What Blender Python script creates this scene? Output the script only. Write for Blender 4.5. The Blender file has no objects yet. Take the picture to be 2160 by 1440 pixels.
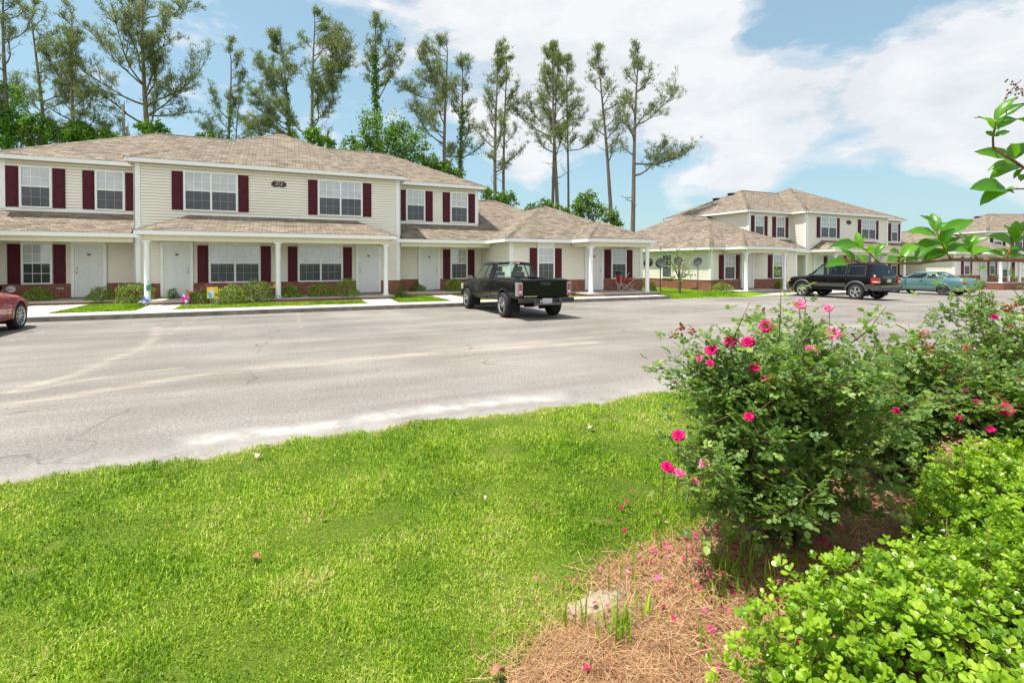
import bpy, bmesh, math, random
import numpy as np
from mathutils import Vector, Matrix, noise as mnoise
random.seed(7); RNG=np.random.default_rng(7)
R=math.radians
sc=bpy.context.scene; col=sc.collection

# ------------------------------------------------------------------ camera
FPX,YAW,PIT,CY,CX,H=1055.5,R(24.25),R(.7),570.0,1080.0,1.58
_r=np.array([math.cos(YAW),-math.sin(YAW),0]); _f=np.array([math.sin(YAW),math.cos(YAW),0]); _u=np.array([0,0,1.])
_F=_f*math.cos(PIT)-_u*math.sin(PIT); _U=_u*math.cos(PIT)+_f*math.sin(PIT)
def ray(x,y): return _F+_r*(x-CX)/FPX-_U*(y-CY)/FPX
def zg(x):                                   # the car park falls gently to the right
    return -.014*max(0.,x-18.)
def G(x,y,dz=0.):                            # photo reading -> spot on the ground
    z=0.
    for _ in range(20):
        d=ray(x,y); k=(z+dz-H)/d[2]; z=zg(d[0]*k)
    return (d[0]*k,d[1]*k)
def D(x,y,zc):                               # photo reading -> point at a depth
    d=ray(x,y); p=np.array([0,0,H])+d*zc; return (p[0],p[1],p[2])
cd=bpy.data.cameras.new('camera'); cam=bpy.data.objects.new('camera',cd); col.objects.link(cam)
cd.sensor_width=36; cd.lens=FPX/2160*36; cd.shift_y=-(720-CY)/2160; cd.clip_end=4000; cd.clip_start=.05
cam.location=(0,0,H); cam.rotation_euler=(R(90)-PIT,0,-YAW); sc.camera=cam

# ------------------------------------------------------------------ object helpers
def tag(o,label=None,cat=None,group=None,kind=None):
    if label: o['label']=label
    if cat: o['category']=cat
    if group: o['group']=group
    if kind: o['kind']=kind
    return o
def empty(name,loc=(0,0,0),rz=0,label=None,cat=None,group=None):
    o=bpy.data.objects.new(name,None); col.objects.link(o); o.location=loc; o.rotation_euler=(0,0,rz); o.empty_display_size=.1
    return tag(o,label,cat,group)
def copy_tree(o,parent=None):
    c=o.copy(); col.objects.link(c); c.parent=parent
    for ch in list(o.children): copy_tree(ch,c)
    return c
class MB:
    def __init__(s): s.v=[]; s.f=[]; s.m=[]; s.uv=[]
    def face(s,pts,m=0,uv=None):
        n=len(s.v); s.v+=[tuple(p) for p in pts]; s.f.append(tuple(range(n,n+len(pts)))); s.m.append(m); s.uv.append(uv)
    def box(s,x0,x1,y0,y1,z0,z1,m=0):
        if x0>x1:x0,x1=x1,x0
        if y0>y1:y0,y1=y1,y0
        n=len(s.v); s.v+=[(x0,y0,z0),(x1,y0,z0),(x1,y1,z0),(x0,y1,z0),(x0,y0,z1),(x1,y0,z1),(x1,y1,z1),(x0,y1,z1)]
        for f in ((0,3,2,1),(4,5,6,7),(0,1,5,4),(1,2,6,5),(2,3,7,6),(3,0,4,7)):
            s.f.append(tuple(n+i for i in f)); s.m.append(m); s.uv.append(None)
    def tube(s,path,rad,n=6,m=0):
        if not hasattr(rad,'__len__'): rad=[rad]*len(path)
        P=[Vector(p) for p in path]; b=len(s.v); up=Vector((.13,.31,.94))
        for i,p in enumerate(P):
            t=(P[min(i+1,len(P)-1)]-P[max(i-1,0)]); t=t.normalized() if t.length>1e-9 else Vector((0,0,1))
            a=t.cross(up)
            if a.length<1e-3: a=t.cross(Vector((1,0,0)))
            a.normalize(); c=t.cross(a)
            for k in range(n):
                g=2*math.pi*k/n; s.v.append(tuple(p+(a*math.cos(g)+c*math.sin(g))*rad[i]))
        for i in range(len(P)-1):
            for k in range(n):
                k2=(k+1)%n; s.f.append((b+i*n+k,b+i*n+k2,b+(i+1)*n+k2,b+(i+1)*n+k)); s.m.append(m); s.uv.append(None)
        s.f.append(tuple(b+k for k in range(n))[::-1]); s.m.append(m); s.uv.append(None)
        e=b+(len(P)-1)*n; s.f.append(tuple(e+k for k in range(n))); s.m.append(m); s.uv.append(None)
    def lathe(s,prof,c=(0,0,0),axis='z',n=24,m=0):
        b=len(s.v)
        for (r,h) in prof:
            for k in range(n):
                g=2*math.pi*k/n; a,d=r*math.cos(g),r*math.sin(g)
                p={'z':(a,d,h),'y':(a,h,d),'x':(h,a,d)}[axis]; s.v.append((c[0]+p[0],c[1]+p[1],c[2]+p[2]))
        for i in range(len(prof)-1):
            for k in range(n):
                k2=(k+1)%n; s.f.append((b+i*n+k,b+i*n+k2,b+(i+1)*n+k2,b+(i+1)*n+k)); s.m.append(m); s.uv.append(None)
    def build(s,name,mats,parent=None,smooth=False,sharp=None,bevel=0):
        me=bpy.data.meshes.new(name); me.from_pydata(s.v,[],s.f)
        mats=mats if isinstance(mats,(list,tuple)) else [mats]
        for x in mats: me.materials.append(x)
        me.polygons.foreach_set('material_index',s.m)
        if any(u is not None for u in s.uv):
            L=me.uv_layers.new(name='UVMap'); i=0
            for f,u in zip(s.f,s.uv):
                for k in range(len(f)):
                    if u is not None: L.data[i].uv=u[k]
                    i+=1
        if smooth: me.polygons.foreach_set('use_smooth',[True]*len(me.polygons))
        if smooth or bevel:
            bm=bmesh.new(); bm.from_mesh(me); bmesh.ops.remove_doubles(bm,verts=bm.verts,dist=1e-4); bmesh.ops.recalc_face_normals(bm,faces=bm.faces); bm.to_mesh(me); bm.free()
        if smooth and sharp: me.set_sharp_from_angle(angle=R(sharp))
        o=bpy.data.objects.new(name,me); col.objects.link(o); o.parent=parent
        if bevel:
            md=o.modifiers.new('bevel','BEVEL'); md.width=bevel; md.segments=2; md.limit_method='ANGLE'; md.angle_limit=R(40)
        return o
def build_split(mb,name,mats,parent=None,**k):
    """one object per separate piece"""
    n=len(mb.f); bb=[]
    for f in mb.f:
        p=np.array([mb.v[i] for i in f]); bb.append((p.min(0)-.012,p.max(0)+.012))
    lo=np.array([b[0] for b in bb]); hi=np.array([b[1] for b in bb]); lab=-np.ones(n,int); c=0
    for i in range(n):
        if lab[i]>=0: continue
        st=[i]; lab[i]=c
        while st:
            j=st.pop(); t=np.where((lab<0)&np.all(lo<=hi[j],1)&np.all(hi>=lo[j],1))[0]; lab[t]=c; st+=list(t)
        c+=1
    out=[]
    for q in range(c):
        m=MB()
        for i in np.where(lab==q)[0]: m.face([mb.v[v] for v in mb.f[i]],mb.m[i],mb.uv[i])
        out.append(m.build(name,mats,parent,**k))
    return out
def npmesh(name,V,F,mats,parent=None,attrs=None,smooth=False,midx=None):
    """V (n,3), F (m,k) with k 3 or 4"""
    me=bpy.data.meshes.new(name); V=np.asarray(V,np.float32); F=np.asarray(F,np.int32); k=F.shape[1]
    me.vertices.add(len(V)); me.vertices.foreach_set('co',V.ravel())
    me.loops.add(F.size); me.loops.foreach_set('vertex_index',F.ravel())
    me.polygons.add(len(F)); me.polygons.foreach_set('loop_start',np.arange(0,F.size,k,dtype=np.int32))
    for x in (mats if isinstance(mats,(list,tuple)) else [mats]): me.materials.append(x)
    if midx is not None: me.polygons.foreach_set('material_index',np.asarray(midx,np.int32))
    if smooth: me.polygons.foreach_set('use_smooth',np.ones(len(F),bool))
    for a,(dom,val) in (attrs or {}).items():
        t=me.attributes.new(a,'FLOAT',dom); t.data.foreach_set('value',np.asarray(val,np.float32))
    me.update(calc_edges=True)
    o=bpy.data.objects.new(name,me); col.objects.link(o); o.parent=parent
    return o
def basis(d,n):
    """rows of unit vectors: leaf axis d, leaf normal n -> (N,3,3) columns x(width) y(axis) z(normal)"""
    d=d/np.linalg.norm(d,axis=1,keepdims=True); x=np.cross(d,n); x/=np.linalg.norm(x,axis=1,keepdims=True)+1e-9; z=np.cross(x,d)
    return np.stack([x,d,z],axis=2)
LEAF_V=np.array([(0,0,0),(.25,.28,.07),(.27,.62,.05),(0,1,-.08),(-.27,.62,.05),(-.25,.28,.07)])
LEAF_F=np.array([(0,1,2,3),(3,4,5,0)])
OBO_V=np.array([(0,0,0),(.15,.3,.04),(.29,.62,.06),(.22,.9,.03),(0,1,-.02),(-.22,.9,.03),(-.29,.62,.06),(-.15,.3,.04),(0,.5,.01)])
OBO_F=np.array([(0,1,2,8),(8,2,3,4),(8,4,5,6),(8,6,7,0)])
def cloud(name,pos,B,size,mats,parent=None,tv=LEAF_V,tf=LEAF_F,tone=None,wid=None):
    N=len(pos); T=tv[None]*np.asarray(size).reshape(-1,1,1)*np.ones((N,1,1))
    if wid is not None: T=T*np.array([1,0,0])*np.asarray(wid).reshape(-1,1,1)+T*np.array([0,1,1])
    V=np.einsum('nij,nkj->nki',B,T)+pos[:,None,:]
    k=len(tv); F=(tf[None]+ (np.arange(N)*k)[:,None,None]).reshape(-1,tf.shape[1])
    tone=RNG.random(N) if tone is None else tone
    return npmesh(name,V.reshape(-1,3),F,mats,parent,{'tone':('POINT',np.repeat(tone,k))})
def rdir(N,up=0.):
    d=RNG.normal(size=(N,3)); d/=np.linalg.norm(d,axis=1,keepdims=True); d[:,2]+=up; return d/np.linalg.norm(d,axis=1,keepdims=True)

# ------------------------------------------------------------------ materials
class NT:
    def __init__(s,name):
        s.m=bpy.data.materials.new(name); s.m.use_nodes=True; s.t=s.m.node_tree; s.t.nodes.clear()
        s.out=s.n('ShaderNodeOutputMaterial')
    def n(s,t,**k):
        x=s.t.nodes.new(t)
        for a,b in k.items(): setattr(x,a,b)
        return x
    def l(s,a,b): s.t.links.new(a,b)
    def set(s,node,key,v):
        if hasattr(v,'is_output'): s.l(v,node.inputs[key])
        else: node.inputs[key].default_value=v
    def math(s,op,a,b=0.,c=None,clamp=False):
        x=s.n('ShaderNodeMath',operation=op,use_clamp=clamp); s.set(x,0,a); s.set(x,1,b)
        if c is not None: s.set(x,2,c)
        return x.outputs[0]
    def noise(s,vec,scale,detail=3,rough=.5,dist=0.):
        x=s.n('ShaderNodeTexNoise'); s.l(vec,x.inputs['Vector']); x.inputs['Scale'].default_value=scale; x.inputs['Detail'].default_value=detail
        x.inputs['Roughness'].default_value=rough; x.inputs['Distortion'].default_value=dist; return x.outputs['Fac']
    def ramp(s,fac,stops,interp='LINEAR'):
        x=s.n('ShaderNodeValToRGB'); s.l(fac,x.inputs[0]); e=x.color_ramp.elements; x.color_ramp.interpolation=interp
        while len(e)<len(stops): e.new(.5)
        for k,(p,c) in zip(e,stops): k.position=p; k.color=(c[0],c[1],c[2],1) if hasattr(c,'__len__') else (c,c,c,1)
        return x.outputs[0]
    def mix(s,f,a,b,mode='MIX'):
        x=s.n('ShaderNodeMix',data_type='RGBA',blend_type=mode); s.set(x,0,f)
        for i,v in ((6,a),(7,b)):
            if hasattr(v,'is_output'): s.l(v,x.inputs[i])
            else: x.inputs[i].default_value=(*v[:3],1)
        return x.outputs[2]
    def coord(s,k='Object'): return s.n('ShaderNodeTexCoord').outputs[k]
    def attr(s,n): return s.n('ShaderNodeAttribute',attribute_name=n).outputs['Fac']
    def bump(s,h,strength=.3,dist=.01):
        x=s.n('ShaderNodeBump'); s.l(h,x.inputs['Height']); x.inputs['Strength'].default_value=strength; x.inputs['Distance'].default_value=dist; return x.outputs[0]
    def bsdf(s,color,rough=.6,metal=0.,normal=None,spec=.5,coat=0.,emis=None):
        x=s.n('ShaderNodeBsdfPrincipled')
        if hasattr(color,'is_output'): s.l(color,x.inputs['Base Color'])
        else: x.inputs['Base Color'].default_value=(*color,1)
        s.set(x,'Roughness',rough); s.set(x,'Metallic',metal); x.inputs['Specular IOR Level'].default_value=spec
        x.inputs['Coat Weight'].default_value=coat; x.inputs['Coat Roughness'].default_value=.05
        if normal is not None: s.l(normal,x.inputs['Normal'])
        return x.outputs[0]
    def fin(s,sh): s.l(sh,s.out.inputs[0]); return s.m
def pm(name,c,rough=.6,metal=0.,var=.12,scale=6.,bump=0.,spec=.5,coat=0.,bs=40.):
    t=NT(name); v=t.coord()
    n=t.noise(v,scale,4,.6); k=t.ramp(n,[(.3,1-var),(.7,1+var*.6)])
    cc=t.mix(1.,c,k,'MULTIPLY'); nm=t.bump(t.noise(v,bs,3),bump,.01) if bump else None
    return t.fin(t.bsdf(cc,rough,metal,nm,spec,coat))
def leafmat(name,stops,trans=.35,rough=.45,tcol=None,spec=.4):
    t=NT(name); a=t.attr('tone'); v=t.coord(); n=t.noise(v,2.3,2)
    f=t.math('ADD',t.math('MULTIPLY',a,.75),t.math('MULTIPLY',n,.3),clamp=True)
    c=t.ramp(f,stops); b=t.bsdf(c,rough,spec=spec)
    tr=t.n('ShaderNodeBsdfTranslucent'); t.l(t.mix(.5,c,tcol or (.35,.6,.03),'MIX'),tr.inputs[0])
    mx=t.n('ShaderNodeMixShader'); mx.inputs[0].default_value=trans; t.l(b,mx.inputs[1]); t.l(tr.outputs[0],mx.inputs[2])
    return t.fin(mx.outputs[0])
M={}
M['white']=pm('white trim paint',(.78,.79,.8),.45,var=.05)
M['beam']=pm('cream aluminium',(.72,.68,.55),.5,var=.05)
M['soffit']=pm('soffit vinyl',(.66,.61,.48),.6,var=.05)
M['door']=pm('pale grey door paint',(.66,.69,.71),.4,var=.04)
M['shutter']=pm('maroon vinyl',(.072,.008,.018),.5,var=.15,spec=.2)
M['metal']=pm('brushed steel',(.5,.5,.52),.3,1.)
M['black']=pm('black plastic',(.02,.02,.022),.5)
M['concrete']=pm('pavement concrete',(.56,.52,.46),.85,var=.2,scale=1.7,bump=.2,bs=90)
M['curb']=pm('curb concrete',(.2,.185,.165),.9,var=.4,scale=3,bump=.3,bs=60)
M['mulch']=pm('bark mulch',(.24,.1,.05),.95,var=.6,scale=30,bump=.8,bs=60)
def siding():
    t=NT('cream vinyl siding'); v=t.coord(); n=t.noise(v,.7,3); k=t.ramp(n,[(.3,.93),(.7,1.03)])
    s=t.n('ShaderNodeSeparateXYZ'); t.l(v,s.inputs[0])
    c=t.mix(1.,(.77,.74,.665),k,'MULTIPLY'); gr=t.noise(v,60,2); return t.fin(t.bsdf(c,.5,0,t.bump(gr,.08,.004)))
M['siding']=siding()
def brick():
    t=NT('red brick'); v=t.coord(); s=t.n('ShaderNodeSeparateXYZ'); t.l(v,s.inputs[0])
    u=t.math('ADD',s.outputs[0],s.outputs[1]); cb=t.n('ShaderNodeCombineXYZ'); t.l(u,cb.inputs[0]); t.l(s.outputs[2],cb.inputs[1])
    b=t.n('ShaderNodeTexBrick'); t.l(cb.outputs[0],b.inputs[0]); b.inputs['Scale'].default_value=1; b.inputs['Brick Width'].default_value=.215; b.inputs['Row Height'].default_value=.076
    b.inputs['Mortar Size'].default_value=.006; b.inputs['Color1'].default_value=(.19,.052,.033,1); b.inputs['Color2'].default_value=(.27,.095,.06,1); b.inputs['Mortar'].default_value=(.33,.26,.2,1); b.inputs['Bias'].default_value=-.1
    n=t.noise(v,9,4); c=t.mix(1.,b.outputs[0],t.ramp(n,[(.25,.6),(.75,1.3)]),'MULTIPLY')
    return t.fin(t.bsdf(c,.9,0,t.bump(t.math('MULTIPLY',b.outputs[1],-1.),.5,.008)))
M['brick']=brick()
def shingle():
    t=NT('asphalt shingle'); v=t.n('ShaderNodeUVMap').outputs[0]
    def layer(w,h,off,c1,c2,bias):
        b=t.n('ShaderNodeTexBrick'); mp=t.n('ShaderNodeMapping'); t.l(v,mp.inputs[0]); mp.inputs['Location'].default_value=(off,off*.3*0,0)
        t.l(mp.outputs[0],b.inputs[0]); b.inputs['Scale'].default_value=1; b.inputs['Brick Width'].default_value=w; b.inputs['Row Height'].default_value=h
        b.inputs['Mortar Size'].default_value=.011; b.inputs['Mortar Smooth'].default_value=.4
        b.inputs['Color1'].default_value=(*c1,1); b.inputs['Color2'].default_value=(*c2,1); b.inputs['Mortar'].default_value=(c1[0]*.3,c1[1]*.3,c1[2]*.3,1); b.inputs['Bias'].default_value=bias; b.offset=.37; return b
    a=layer(.31,.14,0,(.095,.075,.058),(.30,.25,.195),.1); b=layer(.47,.14,.13,(.14,.11,.084),(.27,.226,.178),.0)
    c=t.mix(.38,a.outputs[0],b.outputs[0]); n=t.noise(t.coord(),1.1,4); c=t.mix(1.,c,t.ramp(n,[(.3,.94),(.7,1.05)]),'MULTIPLY')
    g=t.noise(t.coord(),130,2); c=t.mix(1.,c,t.ramp(g,[(.3,.8),(.7,1.2)]),'MULTIPLY')
    h=t.math('ADD',t.math('MULTIPLY',a.outputs[1],-1.),t.math('MULTIPLY',g,.3))
    return t.fin(t.bsdf(c,.95,0,t.bump(h,.7,.012),spec=.2))
M['shingle']=shingle()
def pane(name,base,slat,gl=.12,k_=1.6):
    t=NT(name); v=t.coord(); s=t.n('ShaderNodeSeparateXYZ'); t.l(v,s.inputs[0])
    w=t.math('FRACT',t.math('MULTIPLY',s.outputs[2],22.)); st=t.ramp(w,[(0,1-slat),(.25,1.),(.8,1.),(1,1-slat)])
    n=t.noise(v,1.6,3,.6,1.); k=t.ramp(n,[(.35,.8),(.7,1.12)])
    c=t.mix(1.,t.mix(1.,base,st,'MULTIPLY'),k,'MULTIPLY')
    b=t.bsdf(c,.7,spec=.3); g=t.n('ShaderNodeBsdfGlossy'); g.inputs['Roughness'].default_value=.03; g.inputs[0].default_value=(.9,.95,1,1)
    fr=t.n('ShaderNodeFresnel'); fr.inputs[0].default_value=1.5; f=t.math('ADD',t.math('MULTIPLY',fr.outputs[0],k_),gl,clamp=True)
    x=t.n('ShaderNodeMixShader'); t.l(f,x.inputs[0]); t.l(b,x.inputs[1]); t.l(g.outputs[0],x.inputs[2]); return t.fin(x.outputs[0])
M['blind']=pane('window glass over white blind',(.38,.41,.42),.16,.1,1.2)
M['screen']=pane('window glass behind insect screen',(.085,.095,.108),.25,.0,.35)
M['darkpane']=pane('dark window glass',(.018,.02,.02),.0,.0,.8)
M['grille']=pm('screened grille',(.24,.26,.28),.6)
def asphalt():
    t=NT('weathered asphalt'); v=t.coord(); s=t.n('ShaderNodeSeparateXYZ'); t.l(v,s.inputs[0]); X,Y=s.outputs[0],s.outputs[1]
    big=t.noise(v,.35,4,.6); st=t.n('ShaderNodeMapping'); t.l(v,st.inputs[0]); st.inputs['Scale'].default_value=(.12,.9,1)
    streak=t.noise(st.outputs[0],1.2,5,.65); fine=t.noise(v,75,3,.8); grit=t.noise(v,28,3,.7)
    c=t.ramp(t.math('ADD',t.math('MULTIPLY',big,.5),t.math('MULTIPLY',streak,.5)),[(.36,(.152,.136,.122)),(.48,(.194,.175,.158)),(.6,(.25,.228,.206))])
    c=t.mix(1.,c,t.ramp(fine,[(.3,.42),(.5,1.),(.72,1.8)]),'MULTIPLY'); c=t.mix(1.,c,t.ramp(grit,[(.3,.68),(.7,1.32)]),'MULTIPLY')
    # sandy wash-off, oil spots
    d=t.attr('dirt'); brk=t.noise(st.outputs[0],7,5,.7); dm=t.math('MULTIPLY',t.math('MULTIPLY',d,.62),t.ramp(brk,[(.4,0),(.6,1)]),clamp=True); c=t.mix(dm,c,(.42,.36,.29)); p=t.attr('pale'); pn=t.noise(v,3,5,.65); c=t.mix(t.math('MULTIPLY',p,t.ramp(pn,[(.3,.15),(.65,1)]),clamp=True),c,(.38,.36,.345))
    o=t.attr('oil'); c=t.mix(t.math('MULTIPLY',o,t.ramp(t.noise(v,2.2,4,.6),[(.35,.2),(.6,1)]),clamp=True),c,(.1,.095,.092))
    # worn parking lines
    k=t.math('DIVIDE',t.math('SUBTRACT',X,.32),2.75); fr=t.math('ABSOLUTE',t.math('SUBTRACT',t.math('FRACT',t.math('ADD',k,.5)),.5))
    ln=t.math('LESS_THAN',fr,.017); ln=t.math('MULTIPLY',ln,t.math('GREATER_THAN',Y,13.4)); wear=t.ramp(t.noise(v,5,5,.7),[(.5,.0),(.68,.5)])
    c=t.mix(t.math('MULTIPLY',ln,wear),c,(.5,.48,.43))
    vo=t.n('ShaderNodeTexVoronoi',feature='DISTANCE_TO_EDGE'); wv=t.n('ShaderNodeVectorMath',operation='ADD'); t.l(v,wv.inputs[0])
    nz=t.n('ShaderNodeTexNoise'); t.l(v,nz.inputs['Vector']); nz.inputs['Scale'].default_value=1.5; t.l(nz.outputs['Color'],wv.inputs[1]); t.l(wv.outputs[0],vo.inputs['Vector']); vo.inputs['Scale'].default_value=.22
    cr=t.math('MULTIPLY',t.math('LESS_THAN',vo.outputs['Distance'],.0034),t.ramp(t.noise(v,.6,2),[(.44,0),(.58,.7)]))
    c=t.mix(cr,c,(.07,.065,.06))
    return t.fin(t.bsdf(c,.9,0,t.bump(t.math('ADD',fine,t.math('MULTIPLY',grit,.5)),.5,.006),spec=.25))
M['asphalt']=asphalt()
def turf(name,lo,hi,dry,edge=None):
    t=NT(name); v=t.coord(); a=t.noise(v,1.1,5,.65); b=t.noise(v,60,3,.8)
    c=t.ramp(a,[(.35,lo),(.55,hi),(.72,dry)]); c=t.mix(1.,c,t.ramp(b,[(.3,.5),(.7,1.4)]),'MULTIPLY')
    if edge: c=t.mix(t.math('MULTIPLY',t.attr('edge'),t.ramp(t.noise(v,14,3),[(.3,.4),(.6,1.)]),clamp=True),c,edge)
    return t.fin(t.bsdf(c,.95,0,t.bump(b,.9,.03),spec=.15))
M['turf']=turf('lawn turf',(.1,.19,.008),(.17,.29,.014),(.3,.33,.05))
M['turf2']=turf('far turf',(.05,.11,.012),(.1,.17,.03),(.2,.2,.08))
M['soil']=turf('lawn thatch',(.08,.13,.012),(.13,.19,.02),(.27,.24,.08),(.4,.31,.2))
def blade():
    t=NT('grass blades'); a=t.attr('tone'); v=t.n('ShaderNodeNewGeometry').outputs['Position']; n=t.noise(v,1.5,4,.65); n2=t.noise(v,.5,3)
    f=t.math('ADD',t.math('MULTIPLY',a,.72),t.math('MULTIPLY',t.math('SUBTRACT',n,.5),1.3)); f=t.math('ADD',f,t.math('MULTIPLY',t.math('SUBTRACT',n2,.5),1.2)); f=t.math('ADD',f,.14,clamp=True)
    c=t.ramp(f,[(0,(.05,.13,.004)),(.3,(.15,.31,.008)),(.6,(.33,.5,.022)),(.85,(.55,.64,.1)),(1.,(.66,.52,.27))])
    b=t.bsdf(c,.5,spec=.3); tr=t.n('ShaderNodeBsdfTranslucent'); t.l(c,tr.inputs[0]); x=t.n('ShaderNodeMixShader'); x.inputs[0].default_value=.35
    t.l(b,x.inputs[1]); t.l(tr.outputs[0],x.inputs[2]); return t.fin(x.outputs[0])
M['blade']=blade()
M['bark']=pm('pine bark',(.19,.155,.13),.95,var=.5,scale=9,bump=.6,bs=30)
M['bark2']=pm('twig bark',(.16,.1,.065),.9,var=.4,scale=20)
M['needle']=leafmat('pine needles',[(0,(.045,.065,.024)),(.5,(.13,.165,.055)),(1,(.33,.35,.14))],.35,.6,(.3,.42,.08))
M['ivy']=leafmat('ivy leaves',[(0,(.03,.09,.01)),(.5,(.08,.2,.02)),(1,(.17,.33,.04))],.35)
M['broad']=leafmat('broad leaves',[(0,(.03,.075,.012)),(.5,(.075,.165,.02)),(1,(.16,.28,.04))],.35)
M['azalea']=leafmat('azalea leaves',[(0,(.045,.085,.012)),(.4,(.15,.24,.03)),(.75,(.33,.42,.07)),(1,(.75,.7,.4))],.3)
M['rose']=leafmat('rose leaves',[(0,(.035,.075,.02)),(.4,(.09,.165,.035)),(.8,(.23,.33,.08)),(.95,(.38,.49,.13)),(1,(.45,.15,.05))],.36,.45,(.35,.6,.05),.35)
M['hedge']=leafmat('hedge leaves',[(0,(.03,.09,.004)),(.3,(.12,.245,.01)),(.7,(.27,.42,.02)),(.93,(.4,.52,.05)),(1,(.5,.24,.06))],.32,.36,(.42,.72,.03),.5)
M['crape']=leafmat('crape myrtle leaves',[(0,(.03,.13,.008)),(.5,(.07,.235,.012)),(1,(.17,.36,.02))],.42,.35,(.36,.75,.02),.5)
M['newleaf']=leafmat('bronze new leaves',[(0,(.12,.03,.015)),(1,(.35,.09,.04))],.3,.4,(.5,.15,.05))
M['petal']=leafmat('rose petals',[(0,(.5,.0,.085)),(.6,(.75,.01,.2)),(.85,(.86,.2,.4)),(1,(.9,.66,.68))],.35,.5,(.9,.06,.3),.2)
M['straw']=leafmat('pine straw',[(0,(.16,.07,.035)),(.5,(.4,.21,.1)),(1,(.68,.47,.27))],.1,.7,(.5,.3,.1),.2)
M['strawbase']=pm('pine straw bed',(.24,.15,.085),.95,var=.6,scale=40,bump=1.,bs=90)
M['sand']=pm('ant hill sand',(.36,.285,.195),.95,var=.35,scale=40,bump=1.,bs=110)

# ------------------------------------------------------------------ world and sun
SUN=Vector((-.33,.1,1)).normalized()
w=bpy.data.worlds.new('World'); sc.world=w; w.use_nodes=True; wt=w.node_tree; wt.nodes.clear()
class WT(NT):
    def __init__(s): s.t=wt
W=WT(); wo=W.n('ShaderNodeOutputWorld'); bg=W.n('ShaderNodeBackground')
sky=W.n('ShaderNodeTexSky',sky_type='NISHITA'); sky.sun_disc=False; sky.sun_elevation=math.asin(SUN.z); sky.sun_rotation=math.atan2(SUN.x,SUN.y)
sky.air_density=1.0; sky.dust_density=1.6; sky.ozone_density=2.2
vec=W.coord('Generated')
nv=W.n('ShaderNodeVectorMath',operation='NORMALIZE'); W.l(vec,nv.inputs[0]); vec=nv.outputs[0]
sx=W.n('ShaderNodeSeparateXYZ'); W.l(vec,sx.inputs[0])
st=W.n('ShaderNodeMapping'); W.l(vec,st.inputs[0]); st.inputs['Scale'].default_value=(1,1,2.2)
n1=W.noise(st.outputs[0],3.4,8,.56,.2); n2=W.noise(st.outputs[0],7.,6,.6,.2)
def blob(x,y,rx,wt_):
    d=Vector(ray(x,y)).normalized(); ang=rx*.62/1150.
    dp=W.n('ShaderNodeVectorMath',operation='DOT_PRODUCT'); W.l(vec,dp.inputs[0]); dp.inputs[1].default_value=d
    q=W.math('MULTIPLY',W.math('SUBTRACT',dp.outputs['Value'],1.),1./(ang*ang)); return W.math('MULTIPLY',W.math('EXPONENT',q),wt_*.8)
BL=[(900,40,220,.8),(1150,60,230,.95),(1380,90,220,.95),(1500,200,170,.8),(1250,200,160,.6),(1700,220,150,.8),(1900,170,170,.9),(2120,150,170,.9),(1980,290,130,.6),(1600,300,110,.55),
    (1530,385,62,.85),(1600,392,45,.6),(1060,330,85,.8),(1120,380,70,.6),(720,180,80,.6),(640,60,60,.2),(190,190,60,.55),(1450,420,60,.3),(2150,290,90,.5),(-300,100,200,.5),(2450,200,200,.9),(560,330,40,.35),(1650,30,75,-.2),(1500,330,60,-.4),(1300,330,80,-.4),(1780,90,60,-.3),
    (1250,-500,500,.8),(300,-700,300,.6)]
acc=None
for b in BL:
    q=blob(*b); acc=q if acc is None else W.math('ADD',acc,q)
dens=W.math('ADD',acc,W.math('MULTIPLY',W.math('SUBTRACT',n1,.5),3.4)); dens=W.math('ADD',dens,W.math('MULTIPLY',W.math('SUBTRACT',n2,.5),.95))
cf=W.ramp(dens,[(.5,0),(.8,.55),(1.3,1)],'EASE'); hz=W.ramp(sx.outputs[2],[(0,.6),(.3,.4),(.7,.28),(1,.1)])
cshade=W.ramp(W.math('ADD',W.math('MULTIPLY',n2,.6),W.math('MULTIPLY',n1,.4)),[(.38,(4.3,4.5,4.75)),(.58,(5.3,5.35,5.4))])
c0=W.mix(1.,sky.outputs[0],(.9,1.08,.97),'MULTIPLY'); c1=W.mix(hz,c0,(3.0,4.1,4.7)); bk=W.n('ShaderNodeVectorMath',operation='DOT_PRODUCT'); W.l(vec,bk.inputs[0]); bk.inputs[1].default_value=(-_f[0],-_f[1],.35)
bkf=W.ramp(bk.outputs['Value'],[(.05,0),(.7,1)]); cf=W.math('MAXIMUM',cf,W.math('MULTIPLY',bkf,.9)); cshade=W.mix(bkf,cshade,(7.6,7.6,7.5))  # unseen bright cloud bank added behind the camera, fill light for the front walls
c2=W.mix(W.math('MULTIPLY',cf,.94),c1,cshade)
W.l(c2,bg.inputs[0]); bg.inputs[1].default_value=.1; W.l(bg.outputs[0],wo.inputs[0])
sl=bpy.data.lights.new('sun','SUN'); sl.energy=4.2; sl.angle=R(.5); sl.color=(1,.95,.87)
so=bpy.data.objects.new('sun',sl); col.objects.link(so); so.rotation_euler=(-SUN).to_track_quat('-Z','Y').to_euler(); so.location=(0,0,40)
sc.view_settings.view_transform='Standard'; sc.view_settings.look='None'; sc.view_settings.exposure=.86; sc.view_settings.gamma=1
sc.cycles.max_bounces=6; sc.cycles.transparent_max_bounces=8; sc.cycles.caustics_reflective=False; sc.cycles.caustics_refractive=False
sc.render.film_transparent=False
try: sc.cycles.use_denoising=True
except Exception: pass

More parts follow.
